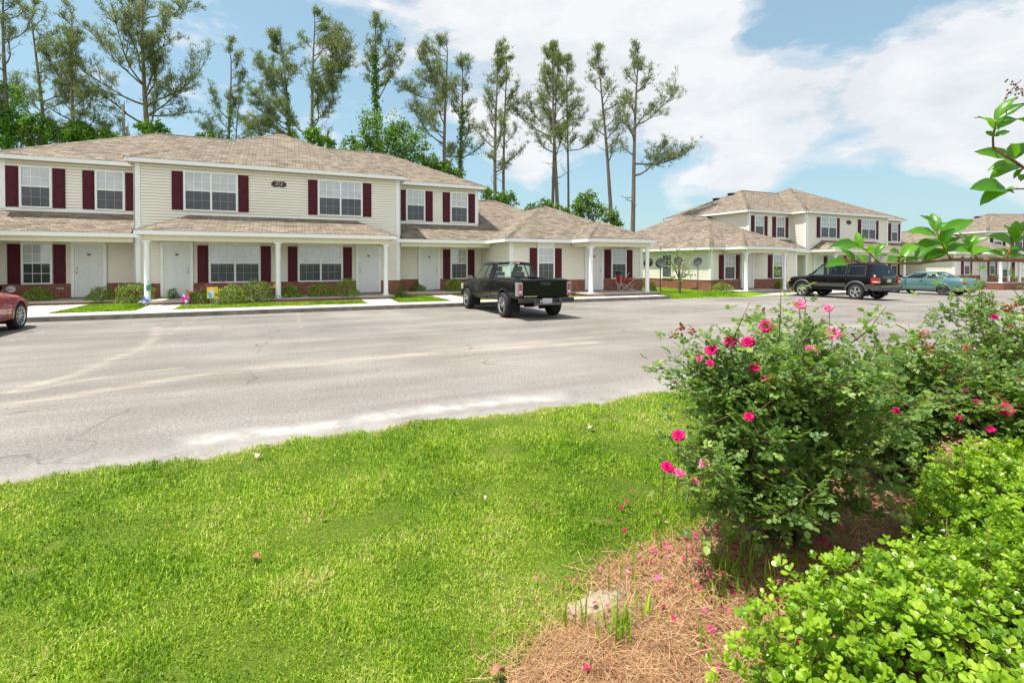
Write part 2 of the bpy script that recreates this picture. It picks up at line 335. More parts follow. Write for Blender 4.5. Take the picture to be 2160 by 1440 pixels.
# ------------------------------------------------------------------ ground
def polyd(px,py,pts):
    d=np.full(px.shape,1e9)
    for (x0,y0),(x1,y1) in zip(pts[:-1],pts[1:]):
        vx,vy=x1-x0,y1-y0; t=np.clip(((px-x0)*vx+(py-y0)*vy)/(vx*vx+vy*vy),0,1); d=np.minimum(d,np.hypot(px-x0-t*vx,py-y0-t*vy))
    return d
def grid(name,xs,ys,zf,mat,attrf=None,**k):
    X,Y=np.meshgrid(xs,ys); Z=zf(X,Y); nx=len(xs); V=np.stack([X,Y,Z],-1).reshape(-1,3)
    i=np.arange(len(ys)-1)[:,None]*nx+np.arange(nx-1)[None]; F=np.stack([i,i+1,i+nx+1,i+nx],-1).reshape(-1,4)
    return npmesh(name,V,F,mat,None,{a:('POINT',f.ravel()) for a,f in (attrf(X,Y) if attrf else {}).items()},smooth=True,**k)
ZG=lambda X,Y: -.014*np.maximum(0,X-18)
EDGE=4.85
def edge_y(X): return EDGE+.05*np.sin(X*1.7)+.04*np.sin(X*4.9+1)+.03*np.sin(X*11+2*np.sin(X*2))+.02*np.sin(X*23)+.012*np.sin(X*51)
tag(grid('ground',np.array([-900,-60,-20,0,18,40,80,140,900.]),np.array([-300,-20,0,20,60,120,2500.]),lambda X,Y:ZG(np.minimum(X,80),Y)-.06,M['turf2']),kind='structure')
def roadattr(X,Y):
    P=lambda *a:[G(x,y) for x,y in a]
    d=np.zeros_like(X)
    for pts,wd,a in [(P((-60,868),(0,857),(120,838),(260,815),(420,792),(600,772),(760,757),(1000,738),(1250,722)),.16,1.1),(P((330,690),(325,715),(290,738),(235,757),(160,790),(60,815),(-40,845)),.10,1.),
        (P((20,832),(150,806),(260,790),(380,775)),.07,.8),(P((430,733),(560,724),(760,713),(975,700)),.05,.7),(P((860,748),(1050,728),(1300,706)),.12,.6),(P((1180,640),(1320,652),(1420,640)),.2,.5),(P((900,765),(1100,742),(1300,728)),.05,.6),
        (P((1250,700),(1400,690),(1440,688)),.15,.6),(P((500,665),(700,662),(960,655)),.06,.4)]:
        d=np.maximum(d,a*np.exp(-(polyd(X,Y,pts)/wd)**2))
    p=.55*np.exp(-((Y-edge_y(X))/.4)**2); q=P((430,925),(640,905),(860,870),(1010,850),(1170,838)); p=np.maximum(p,1.15*np.exp(-(polyd(X,Y,q)/.2)**2))
    o=np.zeros_like(X)
    for x,y,r in [(440,715,.5),(700,690,.9),(640,725,.35),(1100,690,.6),(560,668,.4),(1250,672,.5),(300,700,.3),(930,690,.5)]:
        gx,gy=G(x,y); o=np.maximum(o,.45*np.exp(-(np.hypot((X-gx)*.6,Y-gy)/r)**2))
    o=np.maximum(o,.35*np.exp(-((Y-16.8)/.7)**2)*(np.sin(X*2.284-.75)**4))
    return {'dirt':d,'pale':p,'oil':o}
xs=np.concatenate([[-60,-30,-20,-14],np.arange(-10,14,.07),np.arange(14,24,.25),np.arange(24,60,2.),[60,80,120]])
ys=np.concatenate([np.arange(4.6,10,.07),np.arange(10,17.85,.11),[17.9]])
tag(grid('road',xs,ys,lambda X,Y:ZG(X,Y)-.0*X,M['asphalt'],roadattr),kind='structure')
tag(grid('parking_area',np.array([33.,36,40,50,60,80,120]),np.array([17.9,24,34,60,90]),lambda X,Y:ZG(X,Y),M['asphalt'],lambda X,Y:{'dirt':X*0,'pale':X*0,'oil':X*0}),kind='structure')

# lawn, foreground
BED=[(.6,.9),(.66,1.5),(.74,1.74),(.9,1.81),(1.06,1.86),(1.2,1.97),(1.34,2.06),(1.5,2.13),(1.75,2.17),(2.1,2.2),(2.5,2.24),(3.2,2.4),(4.2,2.5),(6,2.55),(9,2.55),(9,-.3),(.6,-.3)]
def inpoly(px,py,poly):
    r=np.zeros(px.shape,bool); n=len(poly)
    for i in range(n):
        x0,y0=poly[i]; x1,y1=poly[(i+1)%n]
        c=((y0>py)!=(y1>py))&(px<(x1-x0)*(py-y0)/(y1-y0+1e-12)+x0); r^=c
    return r
MND=(1.30,1.86)
def lawnz(X,Y):
    z=.03+.012*np.sin(X*1.3)*np.cos(Y*1.1)+.006*np.sin(X*5+Y*3); z=z-.05*np.clip((Y-edge_y(X)+.12)/.2,0,1)
    return z+ZG(X,Y)
tag(grid('lawn',np.concatenate([np.arange(-8,14,.1),np.arange(14,60,1.)]),np.arange(-2.,5.3,.06),lawnz,M['soil'],lambda X,Y:{'edge':np.exp(-((edge_y(X)-Y)/.13)**2)+(Y>edge_y(X))}),kind='structure')
def bedz(X,Y):
    d=polyd(X,Y,BED[:-2]); ins=inpoly(X,Y,BED); b=np.where(ins,np.clip(d/.25,0,1),0)
    z=.0+.085*b+.01*np.sin(X*23+Y*9)*b+.012*np.sin(X*11-Y*17)*b+.05*np.exp(-(np.hypot(X-1.75,Y-2.05)/.2)**2)*b
    return z+lawnz(X,Y)*(1-b)-.006+.0*X
tag(grid('planting_bed',np.concatenate([np.arange(.5,3.,.03),np.arange(3,9,.12)]),np.arange(-.5,2.85,.03),bedz,M['strawbase']),kind='structure')
def tri_blades(name,P,Dn,L,Wd,tone,mat,lean=.6,kind='stuff',label=None,cat=None):
    """bent blades, one object"""
    N=len(P); th=RNG.random(N)*2*math.pi; side=np.stack([np.cos(th),np.sin(th),0*th],1); ld=np.stack([-np.sin(th),np.cos(th),0*th],1)
    a=np.abs(RNG.normal(0,lean,N))[:,None]; up=np.array([0,0,1.]); L=L[:,None]; Wd=Wd[:,None]
    d1=up*np.cos(a*.5)+ld*np.sin(a*.5); d2=up*np.cos(a*1.5)+ld*np.sin(a*1.5)
    p1=P+d1*L*.55; p2=p1+d2*L*.45
    V=np.stack([P-side*Wd/2,P+side*Wd/2,p1+side*Wd*.42,p1-side*Wd*.42,p2],1).reshape(-1,3)
    b=(np.arange(N)*5)[:,None]; F=np.concatenate([b+np.array([[0,1,2]]),b+np.array([[0,2,3]]),b+np.array([[3,2,4]])],0)
    o=npmesh(name,V,F,mat,None,{'tone':('POINT',np.repeat(tone,5))})
    return tag(o,label,cat,None,kind)
def lawn_pts(N,r0,r1,pw):
    r=r0*(r1/r0)**RNG.random(N) if pw==2 else r0+(r1-r0)*RNG.random(N); th=R(-75)+R(150)*RNG.random(N)+YAW
    x=r*np.sin(th); y=r*np.cos(th); k=(y<edge_y(x)+.045*RNG.normal(size=N))&((edge_y(x)-y>.16)|(RNG.random(N)<.5)); return x[k],y[k],r[k]
x,y,r=lawn_pts(1250000,.8,16,2)
clump=np.array([mnoise.noise((float(a)*2.1,float(b)*2.1,0)) for a,b in zip(x[::1],y[::1])])
ins=inpoly(x,y,BED); dB=polyd(x,y,BED[:-2]); bare=np.array([mnoise.noise((float(a)*9,float(b)*9,5)) for a,b in zip(x,y)]); keep=(~ins)&((bare>-.28)|(RNG.random(len(x))<.3))|((dB<.07)&(RNG.random(len(x))<.4)); keep&=~((np.hypot((x-MND[0]),(y-MND[1]))<.12))
x,y,r,clump=x[keep],y[keep],r[keep],clump[keep]
z=lawnz(x,y)-.005; P=np.stack([x,y,z],1); sc_=np.clip((r/2.4)**.55,.8,2.6)
Lh=(.016+.022*RNG.random(len(x)))*(1+.9*clump)*np.clip(sc_,1,1.25); Wd=.0036*sc_*(.7+.6*RNG.random(len(x)))
edge_d=np.clip((edge_y(x)-y)/.25,0,1); tone=np.clip(RNG.random(len(x))*1.15-.1+.3*clump+.35*(1-edge_d)*RNG.random(len(x)),0,1)
tri_blades('grass',P,None,Lh,Wd,tone,M['blade'],1.15,label='short bright green lawn grass running along the road edge',cat='grass')
# taller weeds standing in the straw
pw=[]
for (gx,gy,n,s) in [(1.22,1.66,26,.05),(1.34,1.70,22,.06),(1.9,1.75,60,.08),(1.75,1.62,14,.06),(2.1,1.9,40,.1),(1.58,1.98,20,.1),(1.95,1.55,20,.06),(1.08,1.78,10,.05),(1.5,1.45,10,.07),(2.3,1.75,30,.12)]:
    pw+= [(gx+random.gauss(0,s),gy+random.gauss(0,s*.7),.05) for _ in range(n)]
pw=np.array(pw); tri_blades('weed_tuft',pw,None,.09+.13*RNG.random(len(pw)),.006+.004*RNG.random(len(pw)),.35*RNG.random(len(pw))+.1,M['blade'],.55,label='long grass weeds growing up through the brown pine straw',cat='weeds')
# pine straw
N=95000; x=.5+RNG.random(N*3)*8.; y=-.35+RNG.random(N*3)*3.2; k=inpoly(x,y,BED)|(RNG.random(len(x))<.45*np.exp(-polyd(x,y,BED[:-2])/.06)); x,y=x[k],y[k]
k=RNG.random(len(x))<np.clip(1.5/np.hypot(x,y),.2,1)**1.2; x,y=x[k][:N],y[k][:N]; k=(np.hypot((x-MND[0]),(y-MND[1]))>.15)|(RNG.random(len(x))<.1); x,y=x[k],y[k]
N=len(x); z=bedz(x,y)+.004+.022*RNG.random(N); th=RNG.random(N)*2*math.pi; L=.06+.1*RNG.random(N); tl=RNG.normal(0,.13,N); cv=RNG.normal(0,.25,N)
d=np.stack([np.cos(th),np.sin(th),tl],1); d2=np.stack([np.cos(th+cv),np.sin(th+cv),tl-.1],1); sd=np.stack([-np.sin(th),np.cos(th),0*th+.3],1)*.0008*np.clip(np.hypot(x,y)/2,1,2)[:,None]
P=np.stack([x,y,z],1); p1=P+d*L[:,None]*.5; p2=p1+d2*L[:,None]*.5
V=np.stack([P-sd,P+sd,p1+sd,p1-sd,p2+sd*.6,p2-sd*.6],1).reshape(-1,3); b=(np.arange(N)*6)[:,None]
F=np.concatenate([b+np.array([[0,1,2,3]]),b+np.array([[3,2,4,5]])],0)
tag(npmesh('pine_straw',V,F,M['straw'],None,{'tone':('POINT',np.repeat(RNG.random(N),6))}),'brown pine straw needles spread over the planting bed','pine straw',None,'stuff')
# ant hill
mb=MB(); prof=[]; nr,nt=16,36; vs=[]
for i in range(nr+1):
    q=i/nr
    for j in range(nt):
        g=2*math.pi*j/nt; rr=q*.19*(1+.12*math.sin(3*g)+.08*math.sin(5*g+1)); px,py=MND[0]+rr*1.1*math.cos(g),MND[1]+rr*math.sin(g)
        vs.append((px,py,.05+.036*(math.cos(q*math.pi)*.5+.5)**.7-.045*q+.016*mnoise.noise((px*22,py*22,0))+.008*mnoise.noise((px*60,py*60,3))))
F=[(i*nt+j,i*nt+(j+1)%nt,(i+1)*nt+(j+1)%nt,(i+1)*nt+j) for i in range(nr) for j in range(nt)]
tag(npmesh('ant_hill',np.array(vs),np.array(F),M['sand'],None,smooth=True),'pale sandy ant hill mound rising beside the lawn edge','ant hill')
# fallen petals and leaves
N=420; x=.9+RNG.random(N*4)*4.4; y=1.2+RNG.random(N*4)*1.7; k=(RNG.random(len(x))<np.exp(-((np.hypot(x-2.2,y-1.85)/.75)**2)))&(inpoly(x,y,BED)|(RNG.random(len(x))<.22)); x,y=x[k][:N],y[k][:N]
z=np.where(inpoly(x,y,BED),bedz(x,y)+.03,lawnz(x,y)+.04); P=np.stack([x,y,z],1); B=basis(rdir(len(x))*np.array([1,1,.3]),rdir(len(x),2.2))
tag(cloud('fallen_petal',P,B,.02+.016*RNG.random(len(x)),M['petal'],tv=OBO_V,tf=OBO_F,wid=np.full(len(x),1.5)),'pink rose petals scattered on the pine straw and lawn','petals',None,'stuff')
M['deadleaf']=pm('dead leaf',(.3,.14,.07),.8,var=.4,scale=60)
M['paleleaf']=pm('bleached leaf',(.55,.42,.3),.8,var=.3,scale=60)
for i,(x,y,s,m,lb) in enumerate([(1245,905,.075,'paleleaf','pale tan dry leaf lying on the lawn nearest the road behind the roses'),(1020,1057,.045,'paleleaf','small curled tan leaf beside a thin twig on the lawn'),(1050,1428,.055,'deadleaf','dark russet dead leaf at the lower tip of the pine straw'),(545,965,.06,'paleleaf','folded tan leaf on the grass near the road edge'),(540,1182,.05,'deadleaf','small brown dead leaf in the middle of the open lawn'),(680,1090,.04,'deadleaf','tiny orange brown leaf on the shaded green part of the lawn')]):
    gx,gy=G(x,y,.05); mb=MB(); n=9
    for a in range(n):
        for b in range(2):
            pass
    pts=[]
    for sgn in (1,-1):
        rowa=[];rowb=[]
        for a in range(n):
            u=a/(n-1); ww=math.sin(u*math.pi)**.7*.36*(1+.2*math.sin(a*2.3)); rowa.append((u*s-s/2,0,.012*math.sin(u*3))); rowb.append((u*s-s/2,sgn*ww*s,.25*s*math.sin(u*4+sgn)+.012))
        for a in range(n-1): mb.face([rowa[a],rowa[a+1],rowb[a+1],rowb[a]])
    o=mb.build('fallen_leaf',M[m],smooth=True); o.location=(gx,gy,.065); o.rotation_euler=(.2,.1,i*1.3); tag(o,lb,'leaf','dry leaves lying on the lawn')
mb=MB(); a=G(950,1043,.05); b=G(1000,1052,.05); mb.tube([(*a,.075),((a[0]+b[0])/2,(a[1]+b[1])/2+.01,.085),(*b,.07)],[.0025,.002,.001],5)
tag(mb.build('fallen_twig',M['bark2']),'thin pale twig lying across the mown lawn','twig')

# ------------------------------------------------------------------ yard of the near building
CURB=17.8; YZ=.13
def slab(name,pts,z0,z1,mat,kind='structure',parent=None):
    mb=MB(); mb.face([(x,y,z1) for x,y in pts]); n=len(pts)
    for i in range(n):
        a,b=pts[i],pts[(i+1)%n]; mb.face([(a[0],a[1],z1),(b[0],b[1],z1),(b[0],b[1],z0),(a[0],a[1],z0)])
    o=mb.build(name,mat,parent); 
    if kind: tag(o,kind=kind)
    return o
slab('yard',[(-45,CURB+.16),(15.72,CURB+.16),(15.9,21.5),(15.9,60),(-45,60)],-.3,YZ-.03,M['turf'])
slab('curb',[(-45,CURB),(15.9,CURB-.05),(15.9,CURB+.15),(-45,CURB+.15)],-.3,YZ,M['curb'])
sw=M['concrete']; T1=19.0
slab('sidewalk',[(-45,CURB+.152),(15.9,CURB+.152),(15.9,T1-.1),(-45,T1)],-.2,YZ+.004,sw)
for a,b,c in [((-8.0,-6.45),(-8.1,-6.5),22.8),((-4.3,-3.28),(-4.42,-3.42),21.42),((2.75,3.87),(2.8,3.95),21.42),((5.98,7.0),(6.1,7.05),22.8)]:
    slab('path',[(a[0],T1+.002),(a[1],T1+.002),(b[1],c),(b[0],c)],-.1,YZ+.0035,sw)
slab('path',[(11.9,T1-.04),(15.9,T1-.08),(15.9,19.0),(11.9,19.02)],-.1,YZ+.002,sw)
joint=MB()
for xj in np.arange(-12,15.8,1.52): joint.box(xj,xj+.012,CURB+.16,T1-.12,YZ+.0045,YZ+.006)
tag(joint.build('sidewalk_joint',M['curb']),kind='structure')
for i,(x0,x1) in enumerate([(-9.5,-8.05),(-6.4,-4.45),(-3.4,2.78),(3.97,6.0),(7.07,11.85)]):
    slab('mulch_strip',[(x0,21.35 if x0>-4 and x0<3.5 else 22.6),(x1,21.35 if x0>-4 and x0<3.5 else 22.6),(x1,24.6),(x0,24.6)],0,YZ+.012,M['mulch']) if i not in (2,) else slab('mulch_strip',[(x0,20.75),(x1,20.75),(x1,21.45),(x0,21.45)],0,YZ+.012,M['mulch'])
slab('mulch_strip',[(9.3,19.4),(11.88,19.2),(11.88,20.9),(9.3,20.9)],0,YZ+.016,M['mulch'])
# grass verge between the two buildings, falling to the road
def vz(X,Y): return np.clip((Y-17.65)/2.2,0,1)*(.10)+ZG(X,Y)-.004
xs=np.arange(15.92,24.01,.25); ys=np.arange(17.6,45,.3)
def vmask(X,Y): return vz(X,Y)
tag(grid('verge',xs,ys,vz,M['turf']),kind='structure')
# short grass on the strips
def strip_pts(x0,x1,y0,y1,n): return np.stack([x0+(x1-x0)*RNG.random(n),y0+(y1-y0)*RNG.random(n)],1)
S=[strip_pts(-6.42,-4.4,19.02,22.5,7000),strip_pts(-3.35,2.74,19.02,20.8,13000),strip_pts(3.95,5.98,19.02,22.4,6000),strip_pts(7.1,9.25,19.02,22.0,5500),strip_pts(-12,-8.05,19.05,22.4,4000),strip_pts(9.2,11.8,19.0,19.35,1200),strip_pts(16,20.8,17.75,24.8,16000),strip_pts(20.8,22.3,19.3,21,2500)]
S=np.concatenate(S); zz=np.where(S[:,0]<15.91,YZ-.03,vz(S[:,0],S[:,1])); P=np.concatenate([S,zz[:,None]],1); n=len(P)
tri_blades('grass_strip',P,None,.05+.035*RNG.random(n),.016+.012*RNG.random(n),RNG.random(n)*.7+.05,M['blade'],.6,label='mown grass strips between the front walks and beside the dishes',cat='grass')

# ------------------------------------------------------------------ building parts
def siding_wall(mb,a,b,z0,z1,nrm,m=0,c=.112):
    """lapped boards between plan points a and b"""
    k=max(1,int(round((z1-z0)/c))); c=(z1-z0)/k
    for i in range(k):
        u,v=z0+i*c,z0+(i+1)*c; R_=[(.018,u),(.004,v-.016),(-.035,v-.016),(-.035,v),(.018,v)]
        for (o1,h1),(o2,h2) in zip(R_[:-1],R_[1:]):
            mb.face([(a[0]+nrm[0]*o1,a[1]+nrm[1]*o1,h1),(b[0]+nrm[0]*o1,b[1]+nrm[1]*o1,h1),(b[0]+nrm[0]*o2,b[1]+nrm[1]*o2,h2),(a[0]+nrm[0]*o2,a[1]+nrm[1]*o2,h2)],m)
def roof_face(mb,pts,m=0):
    P=[Vector(p) for p in pts]; n=None
    for i in range(len(P)-2):
        q=(P[i+1]-P[0]).cross(P[i+2]-P[0])
        if q.length>1e-6: n=q.normalized(); break
    if n.z<0: n=-n
    h=Vector((0,0,1)).cross(n)
    h=h.normalized() if h.length>1e-4 else Vector((1,0,0)); s=n.cross(h)
    mb.face(pts,m,[(p.dot(h),p.dot(s)) for p in P])
def fascia(mb,segs,z,h=.16,t=.03,m=0):
    for (x0,y0,x1,y1) in segs:
        if abs(x1-x0)>abs(y1-y0): mb.box(x0,x1,y0-t/2,y0+t/2,z-h,z-.012,m)
        else: mb.box(x0-t/2,x0+t/2,y0,y1,z-h,z-.012,m)
def hip(mb,x0,x1,y0,y1,z,p=.5,left=True,right=True):
    """full hip, ridge along x; left/right False leaves that end straight"""
    h=(y1-y0)/2; ym=(y0+y1)/2; zr=z+h*p; xl=x0+(h if left else 0); xr=x1-(h if right else 0)
    if xr<xl: xl=xr=(x0+x1)/2; 
    L,Rr=(xl,ym,zr),(xr,ym,zr)
    if xr-xl<1e-3:
        roof_face(mb,[(x0,y0,z),(x1,y0,z),L]); roof_face(mb,[(x1,y1,z),(x0,y1,z),L])
    else:
        roof_face(mb,[(x0,y0,z),(x1,y0,z),Rr,L]); roof_face(mb,[(x1,y1,z),(x0,y1,z),L,Rr])
    roof_face(mb,[(x0,y1,z),(x0,y0,z),L]) ; roof_face(mb,[(x1,y0,z),(x1,y1,z),Rr])
    return L,Rr,zr
def capline(mb,a,b,wd=.13,m=0):
    """overlapping ridge shingles along a hip or ridge"""
    A,B=Vector(a),Vector(b); d=(B-A); L=d.length; d.normalize(); s=d.cross(Vector((0,0,1))).normalized(); u=s.cross(d); n=max(1,int(L/.2))
    for i in range(n):
        p=A+d*(i*L/n); q=A+d*((i+1)*L/n+.02); r0=.012; 
        for sg in (1,-1):
            pts=[p+u*(r0+.012),q+u*r0,q+u*(r0-.055)+s*sg*wd,p+u*(r0-.043)+s*sg*wd]
            mb.face([tuple(x) for x in pts],m,[(i*.2,.03),(i*.2+.1,.03),(i*.2+.1,.1),(i*.2,.1)])
def window(root,x0,x1,z0,z1,y,units=1,dark=False,header=0,dim=False):
    """faces -y on wall plane y (local coordinates)"""
    f=MB(); fr=.07; yo=y-.055
    f.box(x0,x1,yo,y,z1-fr,z1+header); f.box(x0,x1,yo,y,z0,z0+fr*.8); f.box(x0,x0+fr,yo,y,z0+fr*.8,z1-fr); f.box(x1-fr,x1,yo,y,z0+fr*.8,z1-fr)
    gx=[]; wd=(x1-x0-2*fr)/units
    for u in range(units):
        a=x0+fr+u*wd; b=a+wd
        if u>0: f.box(a-.035,a+.035,yo,y,z0+fr*.8,z1-fr)
        gx.append((a+(.035 if u>0 else 0),b-(.035 if u<units-1 else 0)))
    zm=(z0+z1)/2+.02; f2=MB(); yi=y-.03
    for a,b in gx:
        f.box(a,b,yi-.014,yi+.02,zm-.025,zm+.025)
        for k in (1,2): xx=a+(b-a)*k/3; f.box(xx-.009,xx+.009,yi-.006,yi+.004,zm+.025,z1-fr); f2.box(xx-.008,xx+.008,yi-.004,yi+.004,z0+fr*.8,zm-.025)
        zz=(zm+z1-fr)/2; f.box(a,b,yi-.007,yi+.003,zz-.009,zz+.009); zz=(z0+zm)/2+.01; f2.box(a,b,yi-.005,yi+.003,zz-.008,zz+.008)
    o=f.build('window',M['white'],root)
    g=MB(); g2=MB()
    for a,b in gx: g.box(a,b,yi,y-.002,zm,z1-fr+.004); g2.box(a,b,yi+.001,y-.002,z0+fr*.8-.004,zm)
    g.build('pane',M['blind'],o); g2.build('insect_screen',M['darkpane'] if dark else M['screen'],o); f2.build('muntin',M['white'] if dark else M['grille'],o)
    return o
def shutter(root,x0,x1,z0,z1,y):
    f=MB(); t=.03; f.box(x0,x1,y-t,y,z0,z1)
    zm=(z0+z1)/2+.02
    for a,b in ((z0+.07,zm-.04),(zm+.04,z1-.07)):
        f.box(x0+.055,x1-.055,y-t-.012,y-t,a,b); f.box(x0+.085,x1-.085,y-t-.02,y-t-.012,a+.03,b-.03)
    f.build('shutter',M['shutter'],root,bevel=.004)
def door(root,x0,x1,z0,z1,y,hinge=1):
    y-=.036
    fr=MB(); fr.box(x0-.1,x0,y-.05,y,z0,z1+.1); fr.box(x1,x1+.1,y-.05,y,z0,z1+.1); fr.box(x0,x1,y-.05,y,z1,z1+.1); fr.box(x0-.05,x1+.05,y-.1,y-.002,z0-.03,z0-.002,1)
    fr.build('door_frame',[M['white'],M['metal']],root)
    d=MB(); d.box(x0,x1,y-.02,y-.001,z0,z1); wd=x1-x0
    for (a,b,c,e) in ((.12,.47,.1,.42),(.53,.88,.1,.42),(.12,.47,.47,.86),(.53,.88,.47,.86)):
        xa,xb,za,zb=x0+a*wd,x0+b*wd,z0+c*(z1-z0),z0+e*(z1-z0); k=.018
        d.box(xa,xb,y-.026,y-.02,za,za+k); d.box(xa,xb,y-.026,y-.02,zb-k,zb); d.box(xa,xa+k,y-.026,y-.02,za,zb); d.box(xb-k,xb,y-.026,y-.02,za,zb)
        d.box(xa+.05,xb-.05,y-.027,y-.02,za+.05,zb-.05)
    do=d.build('door',M['door'],root); h=MB(); hx=x0+.07 if hinge>0 else x1-.07
    h.lathe([(0,-.075),(.03,-.07),(.034,-.05),(.02,-.035),(.03,-.02)],(hx,y,z0+.95),'y',12); h.lathe([(0,-.05),(.026,-.046),(.03,-.02)],(hx,y,z0+1.1),'y',12)
    h.build('handle',M['metal'],do,smooth=True); k=MB(); xm=(x0+x1)/2; k.box(xm-.055,xm+.055,y-.03,y-.02,z0+1.6,z0+1.66); k.build('number_plate',M['black'],do)
    k=MB(); k.lathe([(0,-.028),(.012,-.026),(.012,-.02)],(xm,y,z0+1.52),'y',8); k.build('peephole',M['metal'],do)
def column(root,x,y,z0,z1):
    c=MB(); prof=[(.13,z0),(.13,z0+.05),(.115,z0+.07),(.1,z0+.09),(.095,z1-.12),(.105,z1-.1),(.12,z1-.06),(.125,z1)]
    c.lathe(prof,(x,y,0),'z',16); c.box(x-.135,x+.135,y-.135,y+.135,z1-.04,z1-.001); c.build('column',M['white'],root,smooth=True,sharp=40)
ZE,ZL,FL=5.6,2.74,.32     # upper eave, lower eave, floor
def building(root,digits=None,left=True,right=True,vents=True,detail=True):
    X0,X1,YR,XE,XU,YU=-5.0,5.04,1.25,9.33,16.97,-2.5
    # walls
    w=MB(); zb=.82
    siding_wall(w,(X0,0),(X1,0),zb,ZE-.15,(0,-1)); siding_wall(w,(X0,YR),(X0,0),zb,ZE-.15,(-1,0)); siding_wall(w,(X1,0),(X1,YR),zb,ZE-.15,(1,0))
    siding_wall(w,(-XE,YR),(X0,YR),zb,ZE-.15,(0,-1)); siding_wall(w,(X1,YR),(XE,YR),zb,ZE-.15,(0,-1))
    siding_wall(w,(-XE,9.35),(-XE,YR),zb,ZE-.15,(-1,0)); siding_wall(w,(XE,YR),(XE,9.35),zb,ZE-.15,(1,0)); siding_wall(w,(XE,9.35),(-XE,9.35),zb,ZE-.15,(0,1))
    build_split(w,'siding_wall',M['siding'],root)
    b=MB()
    def bw(x0,x1,y0,y1): b.box(x0,x1,y0,y1,-.35,zb-.03); b.box(x0-.015,x1+.015,y0-.015,y1+.015,zb-.03,zb+.02)
    bw(X0-.02,X1+.02,-.02,2.); bw(-XE,X0-.04,YR-.02,9.3); bw(X1+.04,XE,YR-.02,9.3)
    sides=[s for s,ok in ((-1,left),(1,right)) if ok]
    for s in sides:
        a,c=sorted((s*(XE+.2),s*(XU-.0))); bw(a,c,YU-.02,10.0)
    build_split(b,'brick_base',M['brick'],root)
    # trim
    t=MB()
    for x in (X0,X1): t.box(x-.02 if x<0 else x-.17,x+.17 if x<0 else x+.02,-.035,.0,zb,ZE-.16); t.box(x-.035 if x<0 else x+.0,x if x<0 else x+.035,-.035,.16,zb,ZE-.16)
    for s in (-1,1):
        if s==1: t.box(XE-.15,XE+.035,YR-.035,YR+.0,ZL+.9,ZE-.16); t.box(XE,XE+.035,YR,YR+.15,ZL+.6,ZE-.16)
        else: t.box(-XE-.035,-XE+.15,YR-.035,YR+.0,ZL+.9,ZE-.16); t.box(-XE-.035,-XE,YR,YR+.15,ZL+.6,ZE-.16)
    for a,c in ((-XE+.15,X0-.04),(X1+.04,XE-.15)): t.box(a,c,YR-.03,YR+.0,ZL+.83,ZL+.91)
    t.box(-3.15,3.05,-.03,0,3.52,3.56)
    build_split(t,'corner_trim',M['white'],root)
    # roofs
    r=MB(); e=MB()
    L,Rr,zr=hip(r,-XE-.33,XE+.33,YR-.3,9.65,ZE); capline(r,(-XE-.33,YR-.3,ZE),L); capline(r,(XE+.33,YR-.3,ZE),Rr); capline(r,L,Rr)
    capline(r,(XE+.33,9.65,ZE),Rr); capline(r,(-XE-.33,9.65,ZE),L)
    fascia(e,[(-XE-.33,YR-.3,X0-.26,YR-.3),(X1+.26,YR-.3,XE+.33,YR-.3),(-XE-.33,YR-.285,-XE-.33,9.65),(XE+.33,YR-.285,XE+.33,9.65),(-XE-.33,9.66,XE+.33,9.66)],ZE)
    r.build('main_roof',M['shingle'],root)
    r=MB(); x0,x1=X0-.25,X1+.25; L,Rr,_=hip(r,x0,x1,-.3,-.3+(x1-x0),ZE); capline(r,(x0,-.3,ZE),L); capline(r,(x1,-.3,ZE),L); capline(r,(x0,-.3+x1-x0,ZE),L); capline(r,(x1,-.3+x1-x0,ZE),L)
    fascia(e,[(x0-.0,-.3,x1+.0,-.3),(x0,-.285,x0,YR-.31),(x1,-.285,x1,YR-.31)],ZE); r.build('block_roof',M['shingle'],root)
    # soffits
    sf=MB(); sf.box(x0+.016,x1-.016,-.284,-.001,ZE-.15,ZE-.14); sf.box(x0+.016,X0-.02,.0,YR-.3,ZE-.15,ZE-.14); sf.box(X1+.02,x1-.016,.0,YR-.3,ZE-.15,ZE-.14)
    sf.box(-XE-.31,X0-.0,YR-.284,YR-.001,ZE-.149,ZE-.139); sf.box(X1,XE+.31,YR-.284,YR-.001,ZE-.149,ZE-.139); sf.box(-XE-.31,-XE-.001,YR,9.6,ZE-.149,ZE-.139); sf.box(XE+.001,XE+.31,YR,9.6,ZE-.149,ZE-.139)
    # block porch
    pe=-2.0; zp=2.78; xa,xb=-4.6,4.5; r=MB(); zt=zp+.73
    roof_face(r,[(xa,pe,zp),(xb,pe,zp),(3.05,-.002,zt),(-3.2,-.002,zt)]); roof_face(r,[(xa,-.002,zp),(xa,pe,zp),(-3.2,-.002,zt)]); roof_face(r,[(xb,pe,zp),(xb,-.002,zp),(3.05,-.002,zt)])
    capline(r,(xa,pe,zp),(-3.2,-.01,zt),.09); capline(r,(xb,pe,zp),(3.05,-.01,zt),.09); r.build('porch_roof',M['shingle'],root)
    fascia(e,[(xa,pe,xb,pe),(xa,pe+.015,xa,-.04),(xb,pe+.015,xb,-.04)],zp); sf.box(xa+.016,xb-.016,pe+.016,-.04,zp-.15,zp-.14)
    bm_=MB(); bm_.box(xa+.25,xb-.25,pe+.22,pe+.40,zp-.36,zp-.151); bm_.box(xa+.25,xa+.43,pe+.402,-.03,zp-.36,zp-.151); bm_.box(xb-.43,xb-.25,pe+.402,-.03,zp-.36,zp-.151)
    for x in (-4.28,-.05,4.1): column(root,x,pe+.31,.26,zp-.361)
    pf=MB(); pf.box(xa+.1,xb-.1,pe+.08,-.03,-.1,.20); pf.box(xa+.08,xb-.08,pe+.06,-.03,.201,.26,1)
